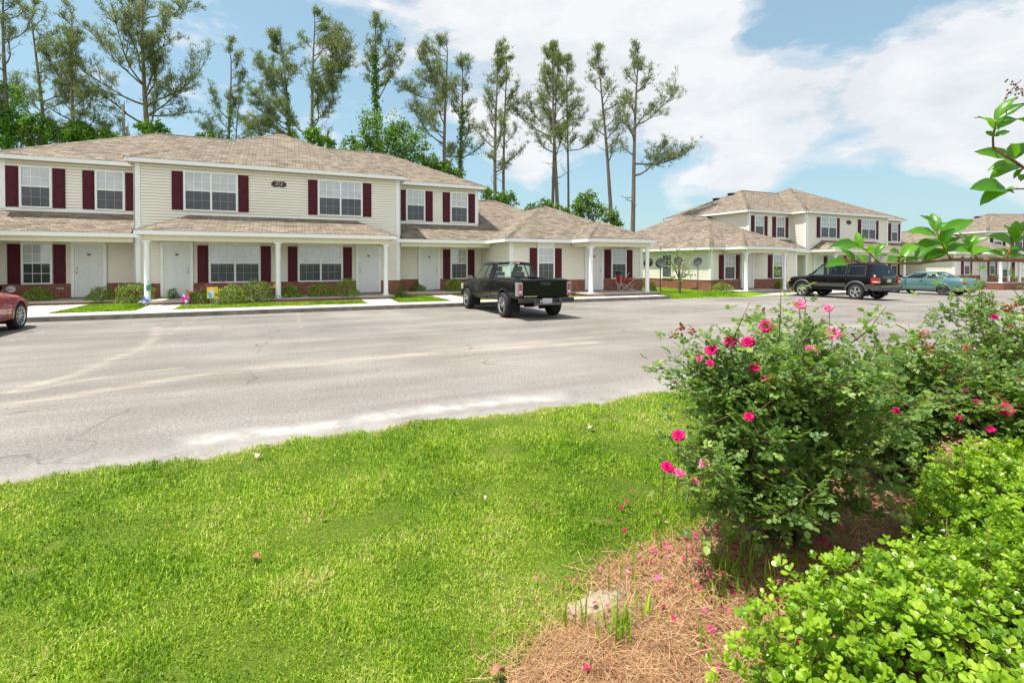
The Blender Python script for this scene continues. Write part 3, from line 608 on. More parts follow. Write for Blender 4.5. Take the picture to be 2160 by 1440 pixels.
    for s in (-1,1):
        a,c=(-XE,X0-.05) if s<0 else (X1+.05,XE+.15)
        r=MB(); o=-.4; zt=ZL+(YR+.0-o)*.5
        roof_face(r,[(a,o,ZL),(c,o,ZL),(c,YR-.002,zt),(a,YR-.002,zt)]); r.build('pent_roof',M['shingle'],root)
        fascia(e,[(a if s<0 else X1-.2,o,c if s>0 else X0+.2,o)],ZL); sf.box(a,c,o+.016,YR-.03,ZL-.15,ZL-.14)
        bm_.box(a,c,o+.2,o+.36,ZL-.34,ZL-.151)
        pf.box(a+.0,c-.0,-.52,YR-.04,-.1,.20); pf.box(a,c,-.54,YR-.04,.201,.26,1)
    # side wings
    for s in sides:
        def X(v): return s*v
        w=MB(); xi,xo=XE+.2,XU
        def sw_(a,b,n): 
            siding_wall(w,a,b,zb,ZL-.14,n)
        sw_((X(xi),YU),(X(xo),YU),(0,-1)); sw_((X(xo),YU),(X(xo),10),(s,0)); sw_((X(xi),YU),(X(xi),YR),(-s,0)); sw_((X(XE-.01),YR),(X(xi+.01),YR),(0,-1)); sw_((X(xo),10),(X(XE),10),(0,1))
        build_split(w,'wing_wall',M['siding'],root)
        t=MB()
        def bx(a,b,*q,m=0): a,b=sorted((X(a),X(b))); t.box(a,b,*q)
        bx(xi-.035,xi+.15,YU-.035,YU,zb,ZL-.15); bx(xi-.035,xi,YU,YU+.15,zb,ZL-.15); bx(xo-.15,xo+.035,YU-.035,YU,zb,ZL-.15); bx(xo,xo+.035,YU,YU+.15,zb,ZL-.15)
        build_split(t,'corner_trim',M['white'],root)
        # main wing hip (front eave at -.4) and front hip
        r=MB(); o=-.4; bk=10.4; h=(bk-o)/2; zr=ZL+h*.5; xr=xo+.38-h; A=lambda x,y,z:(X(x),y,z)
        rp=lambda pts: roof_face(r,[A(*p) for p in pts])
        rp([(XE+.01,o,ZL),(xo+.38,o,ZL),(xr,o+h,zr),(XE+.01,o+h,zr)]); rp([(XE+.01,bk,ZL),(xo+.38,bk,ZL),(xr,o+h,zr),(XE+.01,o+h,zr)]); rp([(xo+.38,o,ZL),(xo+.38,bk,ZL),(xr,o+h,zr)])
        capline(r,A(XE+.04,o+h,zr),A(xr,o+h,zr)); capline(r,A(xo+.38,bk,ZL),A(xr,o+h,zr))
        xl,xr2=XE-.17,xo+.385; hw=(xr2-xl)/2; xm=(xl+xr2)/2; yf=YU-.45; zr2=ZL+hw*.5; zz=.0015; yb=o+(zr2-ZL)*2+.3
        rp([(xl,yf,ZL+zz),(xr2,yf,ZL+zz),(xm,yf+hw,zr2+zz)]); rp([(xl,yf,ZL+zz),(xm,yf+hw,zr2+zz),(xm,yb,zr2+zz),(xl,o+.0,ZL+zz)]); rp([(xr2,yf,ZL+zz),(xm,yf+hw,zr2+zz),(xm,yb,zr2+zz),(xr2,o+.0,ZL+zz)])
        capline(r,A(xl,yf,ZL),A(xm,yf+hw,zr2)); capline(r,A(xr2,yf,ZL),A(xm,yf+hw,zr2)); capline(r,A(xm,yf+hw,zr2),A(xm,yb-.3,zr2))
        r.build('wing_roof',M['shingle'],root)
        # porch hip
        r=MB(); pl,pr,py=12.53,16.3,YU-1.9; ph=(pr-pl)/2; pm_=(pl+pr)/2; zpk=ZL+ph*.5
        ybk=yf+ (zpk-ZL)*2+.1
        rp2=lambda pts: roof_face(r,[A(*p) for p in pts]); q=.003
        rp2([(pl,py,ZL+q),(pr,py,ZL+q),(pm_,py+ph,zpk+q)]); rp2([(pl,py,ZL+q),(pm_,py+ph,zpk+q),(pm_,ybk,zpk+q),(pl,yf,ZL+q)]); rp2([(pr,py,ZL+q),(pm_,py+ph,zpk+q),(pm_,ybk,zpk+q),(pr,yf,ZL+q)])
        capline(r,A(pl,py,ZL),A(pm_,py+ph,zpk),.1); capline(r,A(pr,py,ZL),A(pm_,py+ph,zpk),.1); capline(r,A(pm_,py+ph,zpk),A(pm_,ybk-.1,zpk),.1)
        r.build('porch_roof',M['shingle'],root)
        def fs(a,b,c,d,z=ZL):
            if abs(c-a)>abs(d-b): p,q_=sorted((X(a),X(c))); e.box(p,q_,b-.015,b+.015,z-.16,z-.012)
            else: e.box(X(a)-.015,X(a)+.015,b,d,z-.16,z-.012)
        fs(xl,yf,pl-.015,yf); fs(pr+.015,yf,xr2,yf); fs(xl,yf+.015,xl,o-.015); fs(xr2,yf+.015,xr2,bk); fs(pl,py,pr,py); fs(pl,py+.015,pl,yf-.015); fs(pr,py+.015,pr,yf-.015)
        p,q_=sorted((X(xl+.016),X(xr2-.016))); sf.box(p,q_,yf+.016,YU-.04,ZL-.148,ZL-.138); p,q_=sorted((X(pl+.016),X(pr-.016))); sf.box(p,q_,py+.016,yf+.0,ZL-.149,ZL-.139)
        p,q_=sorted((X(xl+.016),X(XE+.16))); sf.box(p,q_,YU-.03,o-.0,ZL-.147,ZL-.137); p,q_=sorted((X(xo+.037),X(xr2-.016))); sf.box(p,q_,YU-.03,bk-.02,ZL-.147,ZL-.137)
        p,q_=sorted((X(pl+.2),X(pr-.2))); bm_.box(p,q_,py+.2,py+.38,ZL-.35,ZL-.151)
        for a in (pl+.2,pr-.38): p,q_=sorted((X(a),X(a+.18))); bm_.box(p,q_,py+.382,YU-.045,ZL-.35,ZL-.151)
        for a in (12.82,16.0): column(root,X(a),py+.3,.26,ZL-.351)
        p,q_=sorted((X(pl+.05),X(pr+.3))); pf.box(p,q_,py+.05,YU-.03,-.4,.20); pf.box(p-.02,q_+.02,py+.03,YU-.03,.201,.26,1)
    build_split(e,'fascia',M['white'],root); build_split(sf,'soffit',M['soffit'],root); build_split(bm_,'porch_beam',M['beam'],root); build_split(pf,'porch_floor',[M['brick'],M['concrete2']],root)
    # openings
    uz0,uz1=3.69,5.26; lz0,lz1=.82,2.38; sh=.37
    def win(x0,x1,z0,z1,y,u=1,shs=(1,1),**k):
        window(root,x0,x1,z0,z1,y-.014,u,**k)
        if shs[0]: shutter(root,x0-.02-sh,x0-.02,z0+.02,z1-.05,y-.014)
        if shs[1]: shutter(root,x1+.02,x1+.02+sh,z0+.02,z1-.05,y-.014)
    win(-3.43,-1.55,uz0,uz1,0,2); win(1.5,3.37,uz0,uz1,0,2); win(-2.59,-.74,lz0,lz1,0,2,header=.1); win(.69,2.52,lz0,lz1,0,2,header=.1)
    door(root,-4.1,-3.22,FL,2.35,0,-1); door(root,3.18,4.06,FL,2.35,0,1)
    for s in (-1,1):
        for a,b in ((5.6,6.55),(7.85,8.8)): a,b=sorted((s*a,s*b)); win(a,b,uz0,uz1,YR)
        a,b=sorted((s*7.86,s*8.77)); win(a,b,lz0,lz1,YR,header=.1,dark=(s<0)); a,b=sorted((s*6.3,s*7.2)); door(root,a,b,FL,2.35,YR,1 if s<0 else -1)
    for s in sides:
        a,b=sorted((s*10.9,s*11.81)); win(a,b,.86,2.38,YU,header=.22); a,b=sorted((s*15.04,s*15.96)); win(a,b,.84,2.35,YU); a,b=sorted((s*13.6,s*14.45)); door(root,a,b,FL,2.35,YU,-s)
    s_=MB(); pts=[]
    if digits:
        w2,h2=.285,.115
        for k in range(33):
            u=k/32; pts.append(((u-.5)*2*w2,h2*(1-.25*(abs(u-.5)>.4)-.18*math.cos(u*2*math.pi*2)*.5)))
        out=[(x,z) for x,z in pts]+[(x,-z) for x,z in pts[::-1]]
    else: out=[(.3*math.cos(g*math.pi/16),.17*math.sin(g*math.pi/16)) for g in range(32)]
    cx_,cz_=-.03,4.94; s_.face([(cx_+x,-.035,cz_+z) for x,z in out]); n=len(out)
    for i in range(n): a,b=out[i],out[(i+1)%n]; s_.face([(cx_+a[0],-.035,cz_+a[1]),(cx_+b[0],-.035,cz_+b[1]),(cx_+b[0],-.002,cz_+b[1]),(cx_+a[0],-.002,cz_+a[1])])
    so_=s_.build('number_sign',M['sign'],root)
    if digits:
        cu=bpy.data.curves.new('digits','FONT'); cu.body=digits; cu.size=.15; cu.extrude=.004; cu.align_x='CENTER'; cu.align_y='CENTER'; cu.shear=.25; cu.space_character=1.25
        tmp=bpy.data.objects.new('tmp',cu); col.objects.link(tmp); dg=bpy.context.evaluated_depsgraph_get(); me=bpy.data.meshes.new_from_object(tmp.evaluated_get(dg)); bpy.data.objects.remove(tmp)
        me.materials.clear(); me.materials.append(M['white']); o=bpy.data.objects.new('digits',me); col.objects.link(o); o.parent=so_; o.location=(cx_,-.042,cz_); o.rotation_euler=(R(90),0,0)
    if vents:
        for (x,y) in ((-6.75,6.6),(-6.05,5.7)):
            v=MB(); z=ZE+(x+XE+.33)*.5; v.box(x-.16,x+.16,y-.2,y+.2,z-.12,z+.1); v.box(x-.22,x+.22,y-.26,y+.26,z+.1,z+.13); v.build('roof_vent',M['black'],root)
M['concrete2']=pm('porch concrete',(.42,.39,.35),.85,var=.15,scale=3)
M['sign']=pm('sign maroon',(.045,.01,.012),.4)
b1=empty('apartment_building',(-.25,23.3,0),0,'cream two storey apartment house numbered 212 with maroon shutters, nearest the road','building','cream apartment houses round the car park')
building(b1,'212',vents=False)
v=MB(); v.box(-7.75,-7.53,1.2,1.23,.63,.69); v.build('wall_vent',M['metal'],b1)
b2=empty('apartment_building',(39.3,24.4,-.17),R(.8),'cream two storey apartment house behind the satellite dishes and black SUV','building','cream apartment houses round the car park')
building(b2,None)
o=MB()
# small side window of building two, facing the dishes
f=MB(); 
def side_window(root,y0,y1,z0,z1,x):
    f=MB(); f.box(x-.05,x,y0,y1,z0,z0+.06); f.box(x-.05,x,y0,y1,z1-.06,z1); f.box(x-.05,x,y0,y0+.06,z0+.06,z1-.06); f.box(x-.05,x,y1-.06,y1,z0+.06,z1-.06); zm=(z0+z1)/2; f.box(x-.045,x,y0+.06,y1-.06,zm-.025,zm+.025)
    for k in (1,2): yy=y0+.06+(y1-y0-.12)*k/3; f.box(x-.04,x-.028,yy-.009,yy+.009,zm+.025,z1-.06)
    f.box(x-.04,x-.028,y0+.06,y1-.06,(zm+z1)/2-.03,(zm+z1)/2-.01)
    o=f.build('window',M['white'],root); g=MB(); g.box(x-.025,x-.002,y0+.06,y1-.06,z0+.06,z1-.06); g.build('pane',M['screen'],o)
side_window(b2,.6,1.5,.86,2.38,-16.985)
v=MB(); v.box(-17.03,-16.99,-1.5,-1.0,.3,.72); v.build('access_panel',M['brick'],b2)
b3=empty('apartment_building',(75.0,22.6,-.55),R(-22),'cream two storey apartment house farthest off, behind the teal coupe','building','cream apartment houses round the car park')
building(b3,None)
# walks of the second building
slab('sidewalk',[(20.6,17.95),(33,18.6),(33,20.2),(24,19.9),(20.9,19.35)],-.5,-.035,sw)
slab('curb',[(20.3,17.82),(33,18.42),(33,18.58),(20.4,17.94)],-.6,-.04,M['curb'])
slab('yard',[(24.02,19.96),(56,22.5),(56,70),(24.02,70)],-.8,-.06,M['turf'])
slab('sidewalk',[(52,22.7),(75,31.5),(75,33),(52,24.2)],-1.,-.42,sw)

# ------------------------------------------------------------------ vehicles  (x forward from the rear bumper, y to the left, z up)
def paint(name,c,metal=.0,rough=.25,flake=0):
    DU=.06 if c[0]<.02 else 1.
    t=NT(name); v=t.coord(); n=t.noise(v,3,3); dust=t.ramp(t.noise(v,5,4,.7),[(.35,0),(.8,.12*DU)])
    s=t.n('ShaderNodeSeparateXYZ'); t.l(v,s.inputs[0]); low=t.ramp(s.outputs[2],[(.25,.35*DU),(.7,.0)])
    cc=t.mix(t.math('ADD',dust,t.math('MULTIPLY',low,t.noise(v,9,3)),clamp=True),c,(.22,.19,.15))
    return t.fin(t.bsdf(cc,rough,metal,None,.1 if c[0]<.02 else .5,.4 if c[0]<.02 else 1.))
M['blackpaint']=paint('black car paint',(.004,.004,.005),0,.22); M['tealpaint']=paint('teal car paint',(.10,.235,.245),.35,.3); M['redpaint']=paint('faded red car paint',(.42,.02,.035),0.,.3)
M['rubber']=pm('tyre rubber',(.022,.021,.02),.85,var=.4,scale=25); M['darkin']=pm('cabin trim',(.035,.035,.038),.8); M['well']=pm('wheel well',(.008,.008,.008),.95)
M['alloy']=pm('alloy wheel',(.62,.62,.64),.28,.9,var=.1); M['chrome']=pm('chrome',(.75,.75,.77),.12,1.,var=.03); M['blackrim']=pm('black wheel',(.012,.012,.013),.3)
M['greytrim']=pm('grey bumper plastic',(.06,.06,.062),.55); M['redlens']=pm('red lamp lens',(.45,.01,.012),.15,coat=1.); M['whitelens']=pm('clear lamp lens',(.6,.6,.62),.15,coat=1.); M['orangelens']=pm('amber lamp lens',(.6,.15,.02),.15,coat=1.)
M['lamphouse']=pm('lamp housing',(.3,.27,.27),.5,spec=.2); M['plate']=pm('licence plate',(.55,.5,.55),.4,var=.35,scale=14); M['seat']=pm('seat cloth',(.12,.115,.11),.9)
def glass(name,tint,mixv=1.3):
    t=NT(name); a=t.n('ShaderNodeBsdfTransparent'); a.inputs[0].default_value=(*tint,1); g=t.n('ShaderNodeBsdfGlossy'); g.inputs['Roughness'].default_value=.02
    ge=t.n('ShaderNodeNewGeometry'); dp=t.n('ShaderNodeVectorMath',operation='DOT_PRODUCT'); t.l(ge.outputs['Normal'],dp.inputs[0]); t.l(ge.outputs['Incoming'],dp.inputs[1])
    fz=t.math('ADD',t.math('MULTIPLY',t.math('POWER',t.math('SUBTRACT',1.,t.math('ABSOLUTE',dp.outputs['Value'])),5.),.9),.04); x=t.n('ShaderNodeMixShader'); t.l(t.math('MULTIPLY',fz,mixv,clamp=True),x.inputs[0]); t.l(a.outputs[0],x.inputs[1]); t.l(g.outputs[0],x.inputs[2]); return t.fin(x.outputs[0])
M['glass']=glass('car glass',(.8,.92,.87)); M['tint']=glass('tinted car glass',(.12,.14,.15),1.6)
GF=(0,.07,.5,.93,1.)                       # ring fractions over the glasshouse
class Car:
    """stations: (x, zbottom, halfwidth, zbelt, halfwidth at belt, zroof, halfwidth at roof)"""
    def __init__(s,root,st,paintm):
        s.root=root; s.st=np.array(st,float); s.paint=paintm; s.removed=[]
    def at(s,x): return [np.interp(x,s.st[:,0],s.st[:,i]) for i in range(7)]
    def ring(s,x):
        _,zb,w,zt,wt,zr,wr=s.at(x); h=zt-zb; rr=min(.07,max(.012,(zr-zt)*.3))
        P=[(0,zb),(w*.55,zb),(w*.93,zb+.01),(w*.985,zb+.06),(w*.995,zb+.2*h),(w,zb+.4*h),(w,zb+.58*h),(w*.995,zb+.75*h),(w*.985,zb+.9*h),((w*.96+wt)/2,zb+.975*h),(wt,zt)]
        for f in GF[1:]: P.append((wt+(wr-wt)*f,zt+(zr-rr-zt)*f))
        P+= [(wr-rr*.3,zr-rr*.35),(wr-rr,zr-rr*.08),(wr*.5,zr+.012),(0,zr+.02)]
        return P
    def side_y(s,x,z):
        P=s.ring(x); zs=[p[1] for p in P[2:16]]; ys=[p[0] for p in P[2:16]]; return float(np.interp(z,zs,ys))
    def build(s,name,step=.05,holes=(),glasses=(),keepcap=True,cut=(),mat=None,sharp=38):
        """holes: (polygon of (x,z), material, part name) cut through both sides; glasses: (xa,xb,first ring,last ring,mat,name); cut: (xa,xb,ra,rb) removed"""
        xs=[]; S=s.st[:,0]
        for a,b in zip(S[:-1],S[1:]):
            n=max(1,int(math.ceil((b-a)/step))); xs+= [a+(b-a)*i/n for i in range(n)]
        xs.append(S[-1]); xs=np.array(xs); RG=[s.ring(x) for x in xs]; K=len(RG[0]); main=MB(); sub={}
        def full(i): return [(xs[i],y,z) for y,z in RG[i]],[(xs[i],-y,z) for y,z in RG[i]]
        for i in range(len(xs)-1):
            A,A2=full(i); B_,B2=full(i+1); xm=(xs[i]+xs[i+1])/2
            for k in range(K-1):
                zm=(A[k][2]+A[k+1][2]+B_[k][2]+B_[k+1][2])/4; tgt=main
                for gi,(xa,xb,ra,rb,gm,gn) in enumerate(glasses):
                    if xa-1e-6<=xm<=xb+1e-6 and ra<=k<rb: tgt=sub.setdefault(('g',gi),MB())
                for (xa,xb,ra,rb) in cut:
                    if xa<=xm<=xb and ra<=k<rb: tgt=None
                if tgt is main and k>=2 and k<15:
                    for hi,(poly,hm,hn) in enumerate(holes):
                        if inpoly(np.array([xm]),np.array([zm]),poly)[0]: tgt=sub.setdefault(('h',hi),MB()) if hm else None
                if tgt is None: continue
                f=[A[k],B_[k],B_[k+1],A[k+1]]; f2=[A2[k],A2[k+1],B2[k+1],B2[k]]
                if tgt is main or not hasattr(tgt,'x'): tgt.face(f); tgt.face(f2)
        for i,sg in ((0,1),(len(xs)-1,-1)):
            A,A2=full(i)
            for k in range(K-1): main.face([A[k],A[k+1],A2[k+1],A2[k]] if A[k][1]>1e-6 else [A[k],A[k+1],A2[k+1]]) if (A[k+1][1]>1e-6 or A[k][1]>1e-6) else None
        body=main.build(name,mat or s.paint,s.root,smooth=True,sharp=sharp)
        for (t_,gi),mb in sub.items():
            if t_=='g': mb.build(glasses[gi][5],glasses[gi][4],s.root,smooth=True,sharp=60)
            else:
                L=MB(); Rr=MB()
                for f in mb.f:
                    pts=[mb.v[q] for q in f]; (L if sum(p[1] for p in pts)>0 else Rr).face(pts)
                for q in (L,Rr): q.build(holes[gi][2],holes[gi][1],s.root,smooth=True)
        return body
    def ribbon(s,mb,pts,w,off=.006,closed=True,sides=(1,-1),m=0):
        P=[]
        n=len(pts)
        for i in range(n if closed else n-1):
            a,b=pts[i],pts[(i+1)%n]; L=math.hypot(b[0]-a[0],b[1]-a[1]); k=max(1,int(L/.06))
            P+= [(a[0]+(b[0]-a[0])*j/k,a[1]+(b[1]-a[1])*j/k) for j in range(k)]
        if not closed: P.append(pts[-1])
        N=len(P); Q=[]
        for i in range(N):
            a=P[(i-1)%N] if closed else P[max(i-1,0)]; b=P[(i+1)%N] if closed else P[min(i+1,N-1)]
            dx,dz=b[0]-a[0],b[1]-a[1]; l=math.hypot(dx,dz)+1e-9; nx,nz=-dz/l*w/2,dx/l*w/2; Q.append(((P[i][0]+nx,P[i][1]+nz),(P[i][0]-nx,P[i][1]-nz)))
        for sd in sides:
            for i in range(N if closed else N-1):
                (a,b),(c,d)=Q[i],Q[(i+1)%N]
                f=[(p[0],sd*(s.side_y(*p)+off),p[1]) for p in (a,c,d,b)]; mb.face(f,m)
    def flare(s,mb,cx,cz,r,w,off,zb,depth=.08,m=0):
        for sd in (1,-1):
            n=28; rows=[]
            for i in range(n+1):
                g=R(-25)+R(230)*i/n; row=[]
                for rr,o in ((r,-depth),(r,off*.8),(r+w*.4,off),(r+w*.85,off*.7),(r+w,-.004)):
                    x=cx+rr*math.cos(g); z=cz+rr*math.sin(g); z=max(z,zb); row.append((x,sd*(s.side_y(x,max(z,zb+.08))+o),z))
                rows.append(row)
            for i in range(n):
                for k in range(4): mb.face([rows[i][k],rows[i+1][k],rows[i+1][k+1],rows[i][k+1]],m)
            # inner well
            for i in range(n):
                g0,g1=R(-25)+R(230)*i/n,R(-25)+R(230)*(i+1)/n; q=r+.01
                a=(cx+q*math.cos(g0),cz+q*math.sin(g0)); b=(cx+q*math.cos(g1),cz+q*math.sin(g1)); y0=sd*(s.side_y(cx,cz+r*.8)-.03); y1=sd*(s.side_y(cx,cz+r*.8)-.33)
                mb.face([(a[0],y0,a[1]),(b[0],y0,b[1]),(b[0],y1,b[1]),(a[0],y1,a[1])],1)
                mb.face([(a[0],y1,a[1]),(b[0],y1,b[1]),(cx,y1,cz)],1)
def arch(cx,cz,r,n=28): return [(cx+r*math.cos(2*math.pi*i/n),cz+r*math.sin(2*math.pi*i/n)) for i in range(n)]
def wheel(root,x,y,r,w,style,rimr=None,rimm=None):
    """outer face towards sign(y)"""
    sg=1 if y>0 else -1; rr=rimr or r*.66
    t=MB(); t.lathe([(rr,w*.5-.012),(rr+.012,w*.5),(r-.035,w*.5+.004),(r-.01,w*.42),(r,w*.3),(r,-w*.3),(r-.01,-w*.42),(r-.035,-w*.5),(rr,-w*.5)],(0,0,0),'y',40)
    for k in range(40):
        g=2*math.pi*k/40; c,s_=math.cos(g),math.sin(g); q=r+.002
        for yy in (-w*.18,.0+w*.02,w*.2): t.face([(q*math.cos(g-.035),yy,q*math.sin(g-.035)),(q*math.cos(g+.035),yy,q*math.sin(g+.035)),((q-.0)*math.cos(g+.035),yy+w*.13,q*math.sin(g+.035)),(q*math.cos(g-.035),yy+w*.13,q*math.sin(g-.035))])
    o=t.build('wheel',M['rubber'],root,smooth=True,sharp=35); o.location=(x,y,r); o.rotation_euler=(0,0,0 if sg>0 else math.pi)
    m=MB(); d=w*.5; m.lathe([(rr+.004,-w*.4),(rr-.015,-w*.4),(rr-.02,d-.02),(rr-.004,d+.002),(rr+.006,d-.004)],(0,0,0),'y',40)
    m.lathe([(rr-.02,d-.10),(.05,d-.09),(0,d-.09)],(0,0,0),'y',30,1); m.lathe([(.07,d-.06),(.065,d-.02),(.045,d-.012),(0,d-.012)],(0,0,0),'y',16)
    def spoke(a,wa,wb,y0,y1,r0=.05,r1=rr-.008,th=.03):
        c,s_=math.cos(a),math.sin(a); n=(-s_,c)
        P=[]
        for (q,ww,yy) in ((r0,wa,y0),(r1,wb,y1)):
            for sgn in (1,-1):
                for yo in (0,-th): P.append((c*q+n[0]*ww*sgn,yy+yo,s_*q+n[1]*ww*sgn))
        a_,b_,c_,d_,e_,f_,g_,h_=P
        for F in ((a_,c_,g_,e_),(a_,e_,f_,b_),(c_,d_,h_,g_)): m.face(F)
    if style=='multi':
        for k in range(10):
            g=2*math.pi*k/10; spoke(g,.014,.011,d-.02,d-.004); 
    elif style=='truck':
        for k in range(8):
            for e in (-.09,.09): spoke(2*math.pi*k/8+e,.009,.012,d-.035,d-.006)
    elif style=='five':
        for k in range(5): spoke(2*math.pi*k/5+.3,.035,.055,d-.015,d-.008)
        for k in range(5): spoke(2*math.pi*k/5+.3,.006,.006,d-.012,d-.004,r1=rr*.98)
    else:
        m.lathe([(rr-.02,d-.035),(rr*.8,d-.02),(rr*.5,d-.045),(.06,d-.04),(0,d-.03)],(0,0,0),'y',30)
        for k in range(12):
            g=2*math.pi*k/12; c,s_=math.cos(g)*rr*.7,math.sin(g)*rr*.7; m.face([(c-.016,d-.02,s_-.016),(c+.016,d-.02,s_-.016),(c+.016,d-.02,s_+.016),(c-.016,d-.02,s_+.016)],1)
    m.build('rim',[rimm or M['alloy'],M['well']],o,smooth=True,sharp=30)
def seats(root,xs,yw,zs,ztop,bench=False):
    for i,x in enumerate(xs):
        for y in ((yw,-yw) if not (bench and i==len(xs)-1) else (0,)):
            b=MB(); w_=.24 if not (bench and i==len(xs)-1) else yw+.24; b.box(x-.02,x+.46,y-w_,y+w_,zs-.16,zs); 
            b.face([(x-.16,y-w_*.9,ztop-.18),(x-.16,y+w_*.9,ztop-.18),(x-.02,y+w_,zs),(x-.02,y-w_,zs)]); b.box(x-.2,x-.06,y-w_*.9,y+w_*.9,zs-.02,ztop-.18)
            for yy in ((y,) if w_<.3 else (-yw,yw)): b.box(x-.2,x-.1,yy-.13,yy+.13,ztop-.17,ztop); b.tube([(x-.15,yy-.05,ztop-.25),(x-.15,yy-.05,ztop-.1)],.008,5); 
            b.build('seat',M['seat'],root,bevel=.025)
def mirror(root,x,y,z,m):
    sg=1 if y>0 else -1; b=MB(); b.lathe([(0,-.07),(.05,-.06),(.085,-.02),(.09,.03),(.085,.035)],(0,0,0),'x',14); b.tube([(0,-sg*.05,-.02),(0.02,-sg*.14,-.06)],.02,6)
    o=b.build('side_mirror',m,root,smooth=True,sharp=40); o.location=(x,y,z); o.scale=(-1,1.25,.85); g=MB(); g.lathe([(0,.036),(.078,.0355)],(0,0,0),'x',14); g.build('mirror_glass',M['chrome'],o)
def slab3(mb,c,sx,sy,sz,m=0): mb.box(c[0]-sx/2,c[0]+sx/2,c[1]-sy/2,c[1]+sy/2,c[2]-sz/2,c[2]+sz/2,m)
CAR_GROUP='cars parked in the lot'
# black pickup -----------------------------------------------------------
def pickup():
    root=empty('pickup_truck',(6.74,12.67,0),R(90),'black extended cab pickup parked nose in at the kerb before building 212','pickup truck',CAR_GROUP)
    W=.86; P=M['blackpaint']
    bed=Car(root,[(.02,.62,.80,1.05,.79,1.13,.77),(.05,.60,.845,1.06,.83,1.14,.79),(.3,.56,W,1.07,.845,1.15,.80),(1.0,.52,W,1.08,.85,1.155,.80),(1.9,.50,W,1.08,.85,1.155,.80),(1.985,.50,W,1.08,.85,1.155,.80)],P)
    bed.build('cargo_bed',holes=[(arch(1.0,.37,.47),None,'')],cut=[(.12,1.93,17,30)])
    b=MB(); x0,x1,y=.12,1.93,.70; zf=.72; zt=1.15
    b.face([(x0,-y,zf),(x1,-y,zf),(x1,y,zf),(x0,y,zf)])
    for q in (-1,1): b.face([(x0,q*y,zf),(x1,q*y,zf),(x1,q*y,zt),(x0,q*y,zt)]); b.face([(x0,q*y,zt),(x1,q*y,zt),(x1,q*(y+.06),zt+.005),(x0,q*(y+.06),zt+.005)])
    b.face([(x0,-y,zf),(x0,y,zf),(x0,y,zt),(x0,-y,zt)]); b.face([(x1,-y,zf),(x1,y,zf),(x1,y,zt),(x1,-y,zt)]); b.build('bed_liner',M['greytrim'],root)
    cab=Car(root,[(2.02,.48,W-.03,1.02,.83,1.10,.80),(2.04,.48,W,1.05,.84,1.14,.80),(2.10,.48,W,1.06,.85,1.56,.66),(2.16,.48,W,1.06,.85,1.63,.62),(2.5,.46,W,1.06,.85,1.655,.62),(3.0,.45,W,1.055,.85,1.655,.62),(3.25,.45,W,1.05,.85,1.62,.63),(3.93,.44,W,1.04,.84,1.09,.72),(4.3,.44,W,1.01,.82,1.055,.70),(4.8,.42,.84,.96,.79,1.0,.66),(4.96,.42,.80,.92,.74,.95,.6),(5.03,.45,.72,.85,.66,.87,.5)],P)
    sw=[([(2.30,1.10),(2.68,1.10),(2.66,1.55),(2.36,1.55)],M['glass'],'rear_side_window'),([(2.75,1.10),(3.66,1.10),(3.22,1.56),(2.72,1.56)],M['glass'],'side_window'),(arch(4.25,.37,.45),None,'')]
    cab.build('cab',step=.025,holes=sw,glasses=[(2.04,2.10,16,30,M['glass'],'rear_window'),(3.25,3.93,16,30,M['glass'],'windshield')])
    t=MB(); cab.ribbon(t,[(2.74,.62),(2.70,1.06),(2.69,1.60)],.012,.003,False); cab.ribbon(t,[(2.22,.62),(2.24,1.06),(2.28,1.58)],.012,.003,False); cab.ribbon(t,[(3.70,.62),(3.74,1.06)],.012,.003,False)
    for p,_,_ in sw[:2]: cab.ribbon(t,p,.035,.004)
    cab.ribbon(t,[(2.3,.5),(3.75,.5)],.10,.01,False); t.build('door_seam',M['black'],root)
    f=MB(); bed.flare(f,1.0,.37,.45,.07,.02,.52); build_split(f,'rear_wheel_arch',[P,M['well']],root,smooth=True,sharp=50); f=MB(); cab.flare(f,4.25,.37,.43,.07,.02,.45); build_split(f,'front_wheel_arch',[P,M['well']],root,smooth=True,sharp=50)
    for x in (1.0,4.25):
        for y in (.80,-.80): wheel(root,x,y,.37,.25,'truck',.235,M['chrome'])
    # tailgate
    g=MB(); g.box(-.03,.02,-.70,.70,.63,1.13); tg=g.build('tailgate',P,root,bevel=.02); g=MB(); g.box(-.045,-.031,-.62,.62,.68,.98); g.box(-.04,-.031,-.66,.66,1.02,1.11); g.build('pressed_panel',P,tg,bevel=.012)
    g=MB(); g.box(-.05,-.03,-.16,.16,.98,1.06); g.build('handle',M['black'],tg,bevel=.01); g=MB()
    g=MB(); 
    for i,(yy,ww) in enumerate([(.64,.05),(.585,.03),(.54,.045),(.49,.03),(.455,.03),(.42,.025),(.385,.03),(.35,.025),(.315,.03),(.28,.025)]): g.box(-.036,-.0305,yy-ww/2,yy+ww/2,.655,.685 if i else .69)
    g.build('badge_lettering',M['chrome'],tg)
    for q in (-1,1):
        l=MB(); l.box(-.025,.16,q*.855-.012,q*.855+.012,.67,1.06); l.box(-.035,.0,q*.71 if q>0 else q*.862,q*.862 if q>0 else q*.71,.67,1.06); o=l.build('tail_light',M['lamphouse'],root,bevel=.012)
        for z,m in ((.98,'redlens'),(.88,'redlens'),(.79,'whitelens'),(.71,'redlens')):
            l=MB(); l.lathe([(0,-.05),(.03,-.048),(.048,-.038),(.05,-.03)],(0,q*.785,z),'x',14); l.build('lens',M[m],o,smooth=True)
